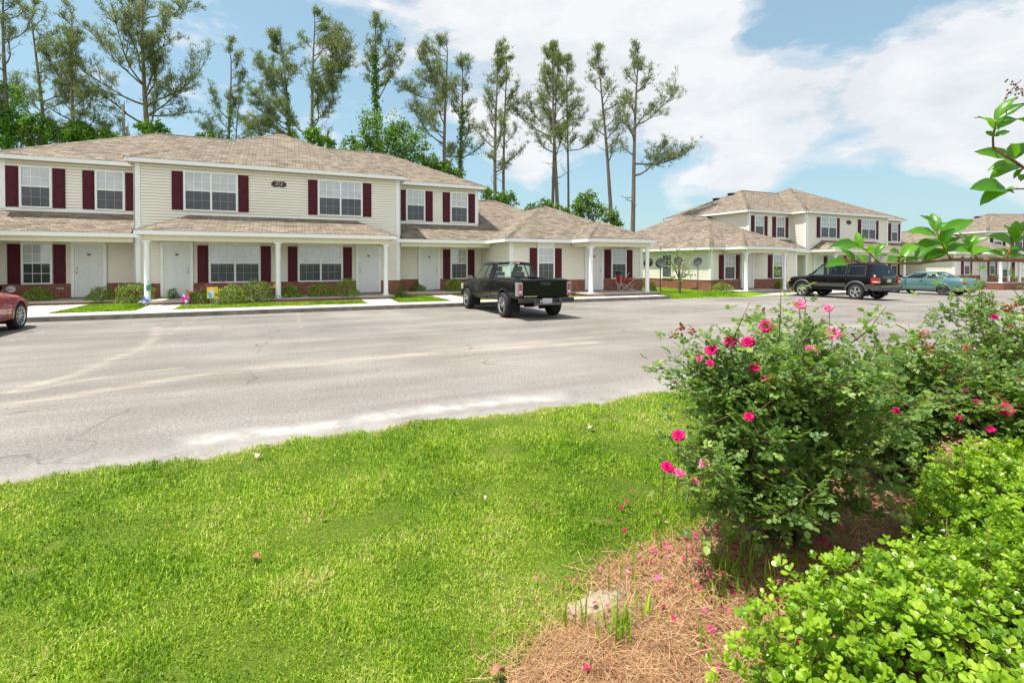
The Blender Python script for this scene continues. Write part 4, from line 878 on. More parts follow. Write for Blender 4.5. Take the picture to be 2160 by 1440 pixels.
    b=MB(); b.box(-.20,-.02,-.86,-.38,.50,.62); b.box(-.20,-.02,.38,.86,.50,.62); b.box(-.14,-.02,-.38,.38,.44,.60); b.box(-.22,-.06,-.40,.40,.42,.47,1); b.box(-.215,-.19,-.44,-.36,.40,.60,1); b.box(-.215,-.19,.36,.44,.40,.60,1)
    b.build('rear_bumper',[M['black'],M['greytrim']],root,bevel=.012)
    b=MB(); b.box(-.152,-.142,-.155,.155,.46,.61); b.build('licence_plate',M['plate'],root)
    b=MB(); b.box(2.06,2.12,-.17,.17,1.585,1.635); o=b.build('brake_light',M['whitelens'],root,bevel=.01); b=MB(); b.box(2.055,2.11,-.085,.085,1.59,1.63); b.build('red_lens',M['redlens'],o)
    b=MB(); b.box(4.98,5.1,-.84,.84,.44,.66); b.build('front_bumper',M['black'],root,bevel=.03); b=MB(); b.box(5.0,5.06,-.5,.5,.68,.86); b.build('grille',M['black'],root)
    for q in (-1,1): b=MB(); b.box(4.8,5.02,q*.52 if q>0 else q*.84,q*.84 if q>0 else q*.52,.68,.88); b.build('headlight',M['whitelens'],root,bevel=.02)
    b=MB(); b.tube([(1.6,-.45,.42),(.5,-.5,.40),(.0,-.52,.40)],.03,8); b.lathe([(0,-.18),(.09,-.16),(.1,0),(.09,.16),(0,.18)],(1.0,0,.37),'y',14); b.box(.9,1.1,-.7,.7,.34,.40); b.box(.3,4.6,-.45,-.35,.42,.5); b.box(.3,4.6,.35,.45,.42,.5); build_split(b,'underbody',M['well'],root)
    b=MB(); b.box(2.1,3.9,-.78,.78,.55,.95); b.face([(3.3,-.75,1.0),(3.3,.75,1.0),(3.95,.7,1.06),(3.95,-.7,1.06)]); b.build('cabin_floor',M['darkin'],root); seats(root,[2.75],.36,.98,1.5); 
    b=MB(); b.tube([(3.2+.02*math.cos(a),.36+.17*math.cos(a),1.08+.17*math.sin(a)) for a in np.linspace(0,2*math.pi,17)],.014,6); b.build('steering_wheel',M['black'],root)
    mirror(root,3.62,.98,1.13,M['greytrim']); mirror(root,3.62,-.98,1.13,M['greytrim'])
    for q in (-1,1): b=MB(); b.box(2.85,3.03,q*(cab.side_y(2.94,.95)+.004) if q>0 else q*(cab.side_y(2.94,.95)+.03),q*(cab.side_y(2.94,.95)+.03) if q>0 else q*(cab.side_y(2.94,.95)+.004),.94,.975); b.build('door_handle',P,root,bevel=.006)
    b=MB(); b.box(2.051,2.056,.36,.62,1.17,1.22); build_split(b,'window_sticker',M['whitelens'],root)
    b=MB(); b.box(-.145,-.141,.17,.23,.5,.56); b.build('bumper_bolt',M['metal'],root)
pickup()
# black SUV ---------------------------------------------------------------
def suv():
    root=empty('suv',(25.42,13.93,zg(25.4)),R(90),'black SUV with silver five spoke wheels, parked before the second building','SUV',CAR_GROUP)
    P=M['blackpaint']; W=.90
    c=Car(root,[(.02,.62,.80,.98,.78,1.05,.74),(.06,.52,.87,1.03,.85,1.10,.80),(.12,.48,W,1.07,.87,1.16,.80),(.36,.46,W,1.09,.88,1.62,.66),(.46,.46,W,1.09,.88,1.70,.64),(1.0,.44,W,1.09,.88,1.74,.64),(2.2,.42,W,1.08,.88,1.745,.64),(2.75,.42,W,1.07,.88,1.70,.645),(3.42,.42,W,1.05,.86,1.12,.74),(3.9,.42,W,1.02,.84,1.07,.72),(4.35,.42,.87,.97,.8,1.02,.68),(4.5,.44,.82,.9,.74,.95,.6),(4.56,.5,.74,.82,.66,.86,.5)],P)
    sw=[([(.56,1.13),(1.36,1.13),(1.36,1.60),(.62,1.60)],M['tint'],'cargo_window'),([(1.47,1.13),(2.23,1.13),(2.21,1.63),(1.47,1.61)],M['tint'],'rear_side_window'),([(2.31,1.13),(3.16,1.13),(2.72,1.60),(2.31,1.62)],M['glass'],'side_window'),(arch(.97,.37,.46),None,''),(arch(3.66,.37,.46),None,'')]
    c.build('body',step=.03,holes=sw,glasses=[(.12,.36,16,30,M['tint'],'rear_window'),(2.75,3.42,16,30,M['glass'],'windshield')])
    t=MB()
    for p,_,_ in sw[:3]: c.ribbon(t,p,.035,.004)
    for l in ([(1.45,.55),(1.42,1.1)],[(2.27,.55),(2.27,1.1)],[(3.22,.55),(3.2,1.05)]): c.ribbon(t,l,.012,.003,False)
    t.build('door_seam',M['black'],root); t=MB(); c.ribbon(t,[(1.44,.68),(3.18,.68)],.16,.018,False); c.ribbon(t,[(.1,.62),(.5,.62)],.2,.015,False); build_split(t,'side_cladding',M['greytrim'],root)
    t=MB(); c.ribbon(t,[(1.44,.765),(3.18,.765)],.022,.024,False); c.ribbon(t,[(.12,.73),(.5,.73)],.02,.02,False); build_split(t,'chrome_strip',M['chrome'],root)
    f=MB(); c.flare(f,.97,.37,.44,.10,.035,.44); c.flare(f,3.66,.37,.44,.10,.035,.44); build_split(f,'wheel_arch',[M['greytrim'],M['well']],root,smooth=True,sharp=50)
    for x in (.97,3.66):
        for y in (.80,-.80): wheel(root,x,y,.37,.24,'five',.235)
    b=MB(); b.box(-.08,.1,-.88,.88,.46,.70); b.box(-.06,.3,-.9,-.86,.46,.70); b.box(-.06,.3,.86,.9,.46,.70); b.build('rear_bumper',M['greytrim'],root,bevel=.03); b=MB(); b.box(-.083,-.079,-.75,.75,.64,.665); build_split(b,'bumper_strip',M['chrome'],root)
    b=MB(); b.box(4.4,4.62,-.86,.86,.42,.66); b.build('front_bumper',M['greytrim'],root,bevel=.05)
    for q in (-1,1):
        y0,y1=(.66,.875) if q>0 else (-.875,-.66); b=MB(); b.box(.0,.3,y0 if q>0 else -.905,.905 if q>0 else y1,.78,1.05); o=b.build('tail_light',M['redlens'],root,bevel=.02); b=MB(); b.box(-.005,.2,y0+.03 if q>0 else -.91,.91 if q>0 else y1-.03,.84,.90); b.build('clear_lens',M['whitelens'],o)
        y0,y1=(.55,.83) if q>0 else (-.83,-.55); b=MB(); b.box(4.36,4.56,y0,y1,.74,.90); b.build('headlight',M['whitelens'],root,bevel=.03); b=MB(); b.box(4.32,4.46,.82*q-.05,.82*q+.05,.78,.88); b.build('side_marker',M['orangelens'],root,bevel=.01)
        b=MB(); b.tube([(.7,q*.60,1.74),(.8,q*.6,1.80),(2.5,q*.6,1.80),(2.65,q*.6,1.74)],.018,6); b.build('roof_rail',M['black'],root)
        for x in (1.56,2.42): yy=c.side_y(x,.98)+.015; b=MB(); b.box(x,x+.17,q*yy-.014,q*yy+.014,.965,1.0); b.build('door_handle',P,root,bevel=.006)
        mirror(root,3.12,q*1.0,1.14,M['black'])
    for x in (1.1,1.9): b=MB(); b.box(x,x+.05,-.6,.6,1.79,1.815); b.build('roof_bar',M['black'],root)
    b=MB(); b.box(-.0,.03,-.15,.15,.84,.99); b.build('licence_plate',M['plate'],root); b=MB(); b.box(.0,.035,-.5,.5,1.06,1.085); b.build('liftgate_strip',M['chrome'],root); b=MB(); b.box(.17,.175,-.3,-.26,1.2,1.38); build_split(b,'window_sticker',M['whitelens'],root)
    b=MB(); b.box(.3,3.4,-.8,.8,.5,1.0); b.build('cabin_floor',M['darkin'],root); seats(root,[1.3,2.2],.38,.98,1.56,False); b=MB(); b.box(.9,1.05,-.7,.7,.34,.42); b.box(3.6,3.75,-.7,.7,.34,.42); b.box(.2,4.4,-.5,.5,.38,.46); build_split(b,'underbody',M['well'],root)
suv()
# teal coupe ----------------------------------------------------------------
def coupe():
    root=empty('coupe_car',(35.7,15.2,zg(35.7)),R(90-3),'teal green two door coupe parked beyond the black SUV','car',CAR_GROUP)
    P=M['tealpaint']; W=.86
    c=Car(root,[(.0,.45,.72,.80,.66,.86,.58),(.06,.36,.80,.88,.74,.93,.66),(.16,.32,.85,.93,.79,.985,.70),(.85,.28,W,.955,.82,1.01,.72),(1.55,.26,W,.96,.82,1.34,.56),(1.8,.26,W,.955,.82,1.375,.55),(2.4,.26,W,.94,.82,1.375,.55),(2.65,.26,W,.93,.82,1.34,.56),(3.45,.26,W,.90,.80,.955,.68),(4.1,.26,.85,.84,.77,.88,.62),(4.5,.28,.8,.74,.7,.78,.5),(4.66,.34,.68,.62,.58,.66,.4),(4.70,.42,.5,.56,.4,.58,.3)],P)
    sw=[([(1.28,.985),(1.93,.985),(1.88,1.28),(1.62,1.28)],M['glass'],'quarter_window'),([(2.0,.975),(3.12,.965),(2.62,1.28),(1.96,1.29)],M['glass'],'side_window'),(arch(1.05,.31,.37),None,''),(arch(3.68,.31,.37),None,'')]
    c.build('body',step=.03,holes=sw,glasses=[(.85,1.55,16,30,M['glass'],'rear_window'),(2.65,3.45,16,30,M['glass'],'windshield')])
    t=MB()
    for p,_,_ in sw[:2]: c.ribbon(t,p,.035,.004)
    c.ribbon(t,[(1.93,.36),(1.98,.95)],.012,.003,False); c.ribbon(t,[(3.2,.36),(3.2,.92)],.012,.003,False); t.build('door_seam',M['black'],root)
    t=MB(); c.ribbon(t,[(.2,.63),(4.3,.60)],.03,.012,False); c.ribbon(t,[(1.5,.32),(3.25,.30)],.05,.012,False); build_split(t,'side_moulding',P,root)
    f=MB(); c.flare(f,1.05,.31,.35,.05,.012,.28); c.flare(f,3.68,.31,.35,.05,.012,.28); build_split(f,'wheel_arch',[P,M['well']],root,smooth=True,sharp=50)
    for x in (1.05,3.68):
        for y in (.76,-.76): wheel(root,x,y,.31,.2,'steel',.2,M['greytrim'])
    b=MB(); b.box(-.06,.2,-.80,.80,.38,.62); b.build('rear_bumper',P,root,bevel=.05); b=MB(); b.box(4.5,4.74,-.72,.72,.32,.54); b.build('front_bumper',P,root,bevel=.06)
    for q in (-1,1):
        b=MB(); y=q*.69; b.box(-.01,.42,y-.15,y+.135,.70,.84); b.build('tail_light',M['redlens'],root,bevel=.04); b=MB(); b.box(4.3,4.62,q*.6-.14,q*.6+.14,.56,.66); b.build('headlight',M['whitelens'],root,bevel=.03); mirror(root,3.05,q*.97,.99,M['black'])
        b=MB(); yy=c.side_y(2.1,.84)+.012; b.box(2.08,2.24,q*yy-.012,q*yy+.012,.83,.865); b.build('door_handle',M['black'],root)
    b=MB(); b.box(.6,3.4,-.74,.74,.35,.85); b.build('cabin_floor',M['darkin'],root); seats(root,[1.45,2.3],.35,.78,1.22); b=MB(); b.box(-.07,-.055,-.15,.15,.44,.56); b.build('licence_plate',M['plate'],root)
    b=MB(); b.box(.2,4.4,-.6,.6,.2,.28); build_split(b,'underbody',M['well'],root)
coupe()
# red car at the left edge -----------------------------------------------------
def redcar():
    root=empty('coupe_car',(-6.80,12.45,0),R(90),'faded red sports coupe with silver ten spoke wheels, cut off by the left edge','car',CAR_GROUP)
    P=M['redpaint']; W=.87
    c=Car(root,[(.0,.45,.72,.86,.66,.92,.58),(.1,.32,.85,.95,.76,1.0,.70),(.8,.26,W,.97,.80,1.03,.70),(1.4,.25,W,.96,.81,1.27,.54),(1.8,.25,W,.94,.81,1.30,.54),(2.2,.25,W,.92,.81,1.30,.54),(2.45,.25,W,.90,.81,1.26,.55),(3.2,.25,W,.865,.79,.93,.66),(3.7,.25,W,.83,.76,.885,.62),(4.1,.26,.83,.74,.68,.79,.52),(4.35,.3,.72,.62,.56,.66,.4),(4.45,.36,.56,.52,.42,.55,.3)],P)
    sw=[([(1.7,.97),(2.92,.945),(2.42,1.21),(1.75,1.23)],M['tint'],'side_window'),(arch(.95,.325,.385),None,''),(arch(3.62,.325,.385),None,'')]
    c.build('body',step=.03,holes=sw,glasses=[(.8,1.4,16,30,M['tint'],'rear_window'),(2.45,3.2,16,30,M['tint'],'windshield')])
    t=MB(); c.ribbon(t,sw[0][0],.035,.004); c.ribbon(t,[(3.0,.34),(3.02,.90)],.012,.003,False); c.ribbon(t,[(1.66,.36),(1.7,.95)],.012,.003,False); t.build('door_seam',M['black'],root)
    t=MB(); c.ribbon(t,[(1.4,.60),(3.15,.585)],.05,.015,False); c.ribbon(t,[(1.38,.33),(3.18,.31)],.09,.02,False); build_split(t,'side_moulding',P,root)
    f=MB(); c.flare(f,.95,.325,.365,.06,.02,.28); c.flare(f,3.62,.325,.365,.06,.02,.28); build_split(f,'wheel_arch',[P,M['well']],root,smooth=True,sharp=50)
    for x in (.95,3.62):
        for y in (.78,-.78): wheel(root,x,y,.325,.2,'multi',.225)
    b=MB(); b.box(4.15,4.5,-.66,.66,.3,.5); b.build('front_bumper',P,root,bevel=.08); mirror(root,2.86,-.99,1.0,M['black']); mirror(root,2.86,.99,1.0,M['black'])
    for q in (-1,1): b=MB(); b.box(4.02,4.3,q*.6-.14,q*.6+.12,.52,.64); b.build('headlight',M['whitelens'],root,bevel=.03)
    b=MB(); b.box(.6,3.2,-.74,.74,.35,.82); b.build('cabin_floor',M['darkin'],root); seats(root,[2.2],.35,.72,1.16); b=MB(); b.box(.2,4.2,-.6,.6,.19,.27); build_split(b,'underbody',M['well'],root)
redcar()

# ------------------------------------------------------------------ trees
def rot_about(v,ax,a):
    return Matrix.Rotation(a,3,ax)@v
def needle_cloud(name,tips,parent,L=.34,n=9,mat=None):
    """tips: (pos,dir,scale) -> tufts of needles"""
    P=np.array([t[0] for t in tips]); Dn=np.array([t[1] for t in tips]); S=np.array([t[2] for t in tips]); N=len(P)
    P=np.repeat(P,n,0); Dn=np.repeat(Dn,n,0); S=np.repeat(S,n); d=Dn*.55+rdir(len(P))*.85; d/=np.linalg.norm(d,axis=1,keepdims=True)
    sd=np.cross(d,rdir(len(P))); sd/=np.linalg.norm(sd,axis=1,keepdims=True); w=(.017*S)[:,None]; l=(L*S*(.6+.6*RNG.random(len(P))))[:,None]; P=P+rdir(len(P))*(.10*S)[:,None]
    V=np.stack([P-sd*w,P+sd*w,P+d*l],1).reshape(-1,3); F=np.arange(len(P)*3).reshape(-1,3)
    tn=np.clip(np.repeat(RNG.random(N)*.8,n)+.25*RNG.random(len(P)),0,1)
    return npmesh(name,V,F,mat or M['needle'],parent,{'tone':('POINT',np.repeat(tn,3))})
def pine(px,py_top,zc,px_base=None,sp=90,c0=.45,dens=1.,lean=0,r0=.26,label='',side=None,ivy=0,dead=6,seed=1,limbs=(),top=1.,fork=0,taper=.35):
    rnd=random.Random(seed); bx=px_base if px_base is not None else px
    B=Vector(D(bx,557,zc)); B.z=-.1; T=Vector(D(px,py_top,zc)); Hh=T.z; 
    r0*=.82; root=empty('pine_tree',tuple(B),0,label,'tree','tall pines behind the apartment houses'); tr=MB(); tips=[]
    K=14; ph=rnd.random()*6; tp=[]
    for i in range(K+1):
        u=i/K; tp.append(Vector(((T.x-B.x)*u+.25*math.sin(u*5+ph)*u,(T.y-B.y)*u+.2*math.sin(u*4+ph+1)*u,Hh*u)))
    tp[-1]=Vector((T.x-B.x,T.y-B.y,Hh))
    def at(u): f=u*K; i=min(int(f),K-1); return tp[i].lerp(tp[i+1],f-i)
    rad=lambda u:max(.02,r0*(1-u)**.8+.02) 
    tr.tube(tp,[rad(i/K) for i in range(K+1)],8)
    spm=sp/FPX*zc; rt=Vector((_r[0],_r[1],0))
    def tuftline(P,a,b,base):
        for k in range(a,b):
            p=P[k]; d=(P[min(k+1,len(P)-1)]-P[max(k-1,0)]).normalized()
            for _ in range(base if rnd.random()<.5 else 0): tips.append((tuple(p+Vector((rnd.gauss(0,.16),rnd.gauss(0,.16),rnd.gauss(.02,.1)))),tuple(d*.5+Vector((0,0,.7))),rnd.uniform(.75,1.2)))
    def branch(p0,d,L,rb,depth,foli):
        n=6 if depth==0 else 4; P=[p0]; dd=d.copy()
        for k in range(n):
            dd=(dd+Vector((rnd.gauss(0,.16),rnd.gauss(0,.16),rnd.gauss(.09,.12)))).normalized(); P.append(P[-1]+dd*L/n)
        tr.tube(P,[rb*(1-.85*k/n)+.004 for k in range(n+1)],4 if depth else 5)
        if depth==0 or (depth==1 and L>1.):
            for k in range(2,n+1):
                for _ in range(3 if depth==0 else 2):
                    if rnd.random()<(.95 if foli else .3):
                        ax=rnd.choice([-1,1])*rnd.uniform(.5,1.1); nd=rot_about(dd if k==n else (P[k]-P[k-1]).normalized(),Vector((rnd.gauss(0,.5),rnd.gauss(0,.5),1)).normalized(),ax)
                        branch(P[k],nd,L*rnd.uniform(.22,.42),rb*.4,depth+1,foli)
        if foli: tuftline(P,max(1,len(P)-3) if depth else 4,len(P),int(rnd.random()*1.5*dens+.7+(.6 if depth else 0)))
    nb=int(13*dens+5)
    for i in range(nb):
        u=c0+(1-c0)*((i+rnd.random()*.6)/nb)**.9; 
        if u>.985: continue
        g=rnd.random()*2*math.pi; rel=(u-c0)/(1-c0); L=spm*(.45+.75*math.sin(math.pi*min(1,(rel*.9+.18)))**.8)*rnd.uniform(.55,1.1)*(1-.35*rel)
        d=Vector((math.cos(g),math.sin(g),rnd.uniform(.15,.75)+.5*rel*top)).normalized()
        if side and rnd.random()<.5: d=(rt*side*1.0+Vector((0,0,rnd.uniform(.1,.5)))+d*.4).normalized(); L*=1.15
        branch(at(u),d,max(L,.5),rad(u)*.42+.012,0,True)
    for _ in range(int(5*dens)+2): p=at(rnd.uniform(.95,1.)); tips.append((tuple(p),(0,0,1),1.1))
    for i in range(dead):
        u=rnd.uniform(c0*.5,c0*1.15); g=rnd.random()*2*math.pi; branch(at(u),Vector((math.cos(g),math.sin(g),rnd.uniform(-.3,.5))).normalized(),spm*rnd.uniform(.2,.6),rad(u)*.22+.01,1,False)
    for (u,sx,L,up) in limbs:
        d=(rt*sx+Vector((0,0,up))).normalized(); branch(at(u),d,L/FPX*zc,rad(u)*.45+.015,0,True)
    tr.build('trunk',M['bark'],root,smooth=True)
    if tips: needle_cloud('crown',tips,root)
    if ivy: ivy_on(root,at,rad,ivy,rnd,zc)
    return root
def ivy_on(root,at,rad,ivy,rnd,zc):
    u0,u1,n,spr=ivy; P=[];N_=[]
    for _ in range(n):
        u=rnd.uniform(u0,u1); g=rnd.random()*6.283; q=rad(u)+abs(rnd.gauss(0,spr))*(1-.6*(u-u0)/(u1-u0)); d=Vector((math.cos(g),math.sin(g),0)); p=at(u)+d*q; P.append(tuple(p)); N_.append((d.x,d.y,.6))
    P=np.array(P); N_=np.array(N_)+rdir(n)*.5; dn=rdir(n)*1.; dn[:,2]-=.5
    cloud('ivy',P,basis(dn,N_),.16+.14*RNG.random(n),M['ivy'],root)
def leafy(loc,h,blobs,label,name='broadleaf_tree',cat='tree',group=None,nl=2600,ls=.17,mat='broad',trunk=.16,stems=None):
    """broadleaf crown made of clumps: blobs (dx,dy,z,r)"""
    root=empty(name,loc,0,label,cat,group); tr=MB(); rnd=random.Random(int(abs(loc[0])*97)+3)
    for b in blobs:
        c=Vector((b[0],b[1],b[2])); m=c*.5+Vector((rnd.gauss(0,.2),rnd.gauss(0,.2),0)); tr.tube([(0,0,-.1),tuple(m),tuple(c)],[trunk,trunk*.5,.02],6)
        for _ in range(6):
            e=c+Vector((rnd.gauss(0,b[3]*.5),rnd.gauss(0,b[3]*.5),rnd.gauss(0,b[3]*.5))); tr.tube([tuple(m.lerp(c,.6)),tuple(e)],[trunk*.25,.01],4)
    tr.build('trunk',M['bark'],root,smooth=True)
    vol=sum(b[3]**2 for b in blobs); P=[]
    for b in blobs:
        n=int(nl*b[3]**2/vol); k=max(4,int(n/28)); cs=rdir(k)*(b[3]*(.35+.65*RNG.random(k)**.5))[:,None]; cs[:,2]*=.8
        q=np.repeat(cs,28,0)+RNG.normal(0,b[3]*.10+.05,(k*28,3)); P.append(q+np.array([b[0],b[1],b[2]]))
    P=np.concatenate(P); N=len(P); tone=np.clip(np.repeat(RNG.random(N//28+1),28)[:N]*.6+.4*RNG.random(N),0,1)
    cloud('crown',P,basis(rdir(N,-.3),rdir(N,.8)),ls*(.6+.7*RNG.random(N)),M[mat],root,tone=tone)
    return root
TG='tall pines behind the apartment houses'
pine(14,-70,40,20,sp=70,c0=.5,dens=1.,seed=1,r0=.3,ivy=(.2,.55,1500,.6),label='ivy wrapped pine at the far left edge behind the house')
pine(72,5,43,110,sp=85,c0=.5,dens=.85,seed=2,r0=.27,ivy=(.3,.6,500,.3),label='leaning pine with pale crown, second from the left edge')
pine(152,25,41,172,sp=80,c0=.42,dens=1.2,seed=3,r0=.28,ivy=(.25,.6,2200,.55),label='dense pine with a thick ivy clad trunk left of the house peak')
pine(300,-75,42,325,sp=125,c0=.42,dens=.95,seed=4,r0=.36,ivy=(.35,.5,500,.5),dead=8,limbs=[(.5,-1,130,.3),(.56,-1,150,.35),(.62,-1,120,.4),(.6,1,100,.3),(.7,1,90,.2),(.42,-1,130,.25),(.53,1,70,-.4)],label='tallest pine with long sweeping limbs above the left roof peak')
pine(482,85,45,478,sp=62,c0=.42,dens=.9,seed=5,r0=.22,ivy=(.4,.75,300,.2),dead=4,label='slender pine with a thin crown left of the centre roof peak')
pine(505,190,46,494,sp=40,c0=.6,dens=.55,seed=51,r0=.15,dead=6,label='short thin pine growing close beside a slender one')
pine(590,55,43,631,sp=75,c0=.45,dens=1.7,side=-1,seed=6,r0=.24,ivy=(.3,.75,900,.22),label='dense dark pine leaning left over the centre roof peak')
pine(662,12,42,662,sp=78,c0=.48,dens=1.25,side=1,seed=7,r0=.28,ivy=(.3,.6,200,.2),dead=10,label='tall pine right of the centre roof peak with drooping right limbs')
pine(792,32,42,806,sp=42,c0=.72,dens=.8,seed=8,r0=.22,ivy=(.4,.86,1500,.25),dead=3,limbs=[(.68,1,95,.9),(.78,1,60,.6),(.8,-1,50,.7)],label='narrow topped pine with an ivy covered trunk above a green oak')
pine(940,68,42,938,sp=78,c0=.5,dens=1.0,seed=9,r0=.25,dead=6,side=-1,limbs=[(.75,-1,90,1.2)],label='pine with a forked open crown right of the green oak')
pine(972,108,43,972,sp=52,c0=.5,dens=1.1,seed=10,r0=.23,ivy=(.3,.78,650,.16),dead=7,label='pine with ivy up its stem standing close right of another')
pine(1047,92,42,1045,sp=60,c0=.45,dens=1.0,seed=11,r0=.23,dead=4,label='left of the twin pines over the low side roof')
pine(1066,96,44,1062,sp=52,c0=.45,dens=.9,seed=12,r0=.19,dead=3,label='right of the twin pines over the low side roof')
pine(1165,92,43,1180,sp=66,c0=.5,dens=1.25,seed=13,r0=.25,dead=9,label='pine with bare lower twigs above the wing roof valley')
pine(1178,100,45,1160,sp=48,c0=.6,dens=.9,seed=131,r0=.2,dead=4,side=-1,limbs=[(.62,-1,90,.2)],label='thin blue grey stemmed pine crossing behind its neighbour above the wing roof')
pine(1198,115,46,1198,sp=52,c0=.55,dens=1.,seed=14,r0=.15,dead=1,limbs=[(.58,1,80,.1)],label='thin straight pine just right of the wing roof peak')
pine(1262,100,42,1300,sp=62,c0=.52,dens=.85,seed=15,r0=.23,dead=7,label='pine curving left behind the right end of the wing roof')
pine(1346,88,40,1331,sp=58,c0=.52,dens=.7,seed=16,r0=.26,dead=4,limbs=[(.66,1,105,.25),(.5,1,100,-.05),(.45,1,95,.15),(.8,1,55,.6)],label='rightmost pine with flat limbs reaching right over the gap')
# understorey
zc=40; mpx=zc/FPX
def bl(px,py,r): p=D(px,py,zc); return (p[0],p[1],p[2],r*mpx)
def crowntree(px,base,blobs,label,nl,ls=.2,zc_=40,mat='broad'):
    b=D(px,557,zc_); m=zc_/FPX; Bs=[]
    for x,y,r in blobs: p=D(x,y,zc_); Bs.append((p[0]-b[0],p[1]-b[1]+random.uniform(-.4,.4)*r*m,p[2],r*m))
    return leafy((b[0],b[1],0),0,Bs,label,'broadleaf_tree','tree','leafy trees behind the apartment houses',nl,ls,mat)
crowntree(810,0,[(800,275,45),(850,290,42),(760,300,30),(830,320,40),(885,320,30),(780,320,35),(740,312,22),(905,345,25),(930,350,20)],'bright green oak crown rising behind the right roof slope',7000)
crowntree(940,0,[(945,360,20),(965,372,18),(925,352,18),(900,345,16)],'low leafy bush under the forked pines at the roof edge',1500)
crowntree(1035,0,[(1030,410,18),(1060,415,20),(1078,425,16),(1045,425,20)],'small leafy tree at the foot of the twin pines',1600)
crowntree(1150,0,[(1125,440,16),(1150,435,18),(1175,445,18),(1195,452,14)],'low rounded tree behind the wing roof peak',1600)
crowntree(1245,0,[(1240,420,22),(1225,435,20),(1255,445,24),(1280,455,20),(1300,465,16),(1220,455,18)],'leafy tree with an open crown between the thin and the curving pine',2600)
crowntree(675,0,[(670,290,22),(690,300,18),(650,285,14)],'ivy thicket at the foot of the tall pine by the centre peak',1500,mat='ivy')
crowntree(15,0,[(5,200,36),(22,250,38),(15,290,36),(45,278,22),(-30,240,50)],'ivy mass smothering the stem at the far left edge',6500,mat='ivy')
crowntree(95,0,[(85,262,26),(110,280,24),(70,292,24)],'brownish green scrub between the left edge pines',3000)
crowntree(190,0,[(172,275,20),(165,292,18),(192,288,15),(148,288,16)],'bright ivy thicket below the dense pine',3600,mat='ivy')
crowntree(235,0,[(235,285,16),(255,295,14),(225,300,16)],'small scrub beside the broken stump',900)
crowntree(300,0,[(305,265,16),(335,268,16),(320,280,14)],'ivy clump at the foot of the tallest pine',1100,mat='ivy')
crowntree(450,0,[(440,285,12),(425,290,10)],'low dark scrub on the roof line left of the slender pine',500)
for i,(x,yt,w_,lb) in enumerate([(263,222,.13,'broken dead pine stump with a jagged top above the roof line'),(271,268,.11,'short reddish broken stump beside the jagged one')]):
    b=D(x,557,41); t=D(x-2,yt,41); r_=empty('dead_tree',(b[0],b[1],0),0,lb,'tree','broken stumps behind the left roof'); mb=MB(); mb.tube([(0,0,0),(.05,0,t[2]*.6),(0,0,t[2])],[w_*1.3,w_,w_*.7],7); mb.tube([(w_*.4,0,t[2]-.3),(w_*.6,0,t[2]+.4)],[w_*.4,.01],5); mb.tube([(0,0,t[2]*.9),(-.9,0,t[2]*.95),(-1.4,.1,t[2]*.99)],[.04,.02,.01],4); mb.build('trunk',M['bark'],r_,smooth=True)
# ------------------------------------------------------------------ foundation shrubs
def shrub(x,y,r,h,label,z=.12,mat='azalea',n=3000,ls=.045,name='shrub',group='foundation shrubs along the porches',squash=1.):
    root=empty(name,(x,y,z),0,label,'shrub',group); st=MB(); rnd=random.Random(int((x+40)*31+y*7))
    for _ in range(12):
        g=rnd.random()*6.28; q=r*rnd.uniform(.2,.8); st.tube([(rnd.gauss(0,.03),rnd.gauss(0,.03),-.02),(q*.5*math.cos(g),q*.5*math.sin(g),h*.35),(q*math.cos(g),q*math.sin(g),h*rnd.uniform(.5,.9))],[.012,.008,.003],4)
    st.build('stem',M['bark2'],root)
    d=rdir(n); d[:,2]=np.abs(d[:,2])*1.0-.14; k=.78+.26*RNG.random(n)**.6; lump=1+.14*np.sin(d[:,0]*5+x)*np.cos(d[:,1]*6+y)+.08*np.sin(d[:,2]*9+x*3)
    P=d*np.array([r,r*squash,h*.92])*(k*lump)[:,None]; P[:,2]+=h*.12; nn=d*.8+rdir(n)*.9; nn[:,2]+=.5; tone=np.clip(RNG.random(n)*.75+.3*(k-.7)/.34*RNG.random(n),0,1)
    cloud('foliage',P,basis(rdir(n,.4),nn),ls*(.6+.8*RNG.random(n)),M[mat],root,tone=tone)
    return root
SH=[(75,642,58,34,'shrub by the red coupe in front of the left window'),(210,640,56,33,'low shrub below the leftmost white door'),(283,640,72,46,'big glossy shrub against the corner post beside the blue pinwheel'),
    (418,641,52,30,'shrub just right of the pink pinwheel'),(487,641,62,38,'shrub below the yellow garden flag'),(540,638,70,50,'tallest shrub under the left double window'),
    (612,634,46,32,'shrub right of the middle porch column'),(676,632,54,36,'round shrub under the right double window'),(731,631,56,42,'round shrub just left of the third white door'),
    (828,620,30,34,'small dark shrub tucked behind the right porch column'),(882,619,34,26,'sparse shrub left of the fourth door'),(960,620,42,34,'yellow green shrub just left of the pickup')]
for px,py,w_,h_,lb in SH:
    gx,gy=G(px,py,.13); zc_=float(np.array([gx,gy,.13-H])@_F); shrub(gx,gy+.15,w_/2/FPX*zc_*1.0,h_/FPX*zc_*1.05,lb)
for px,py,w_,h_,lb in [(1206,618,34,30,'shrub between the pickup and the side porch column'),(1350,614,34,28,'dark shrub at the right end of the side porch'),(1376,617,16,24,'small shrub just outside the last white column')]:
    gx,gy=G(px,py,.13); zc_=float(np.array([gx,gy,.13-H])@_F); shrub(gx,gy,w_/2/FPX*zc_*1.05,h_/FPX*zc_,lb,n=900)
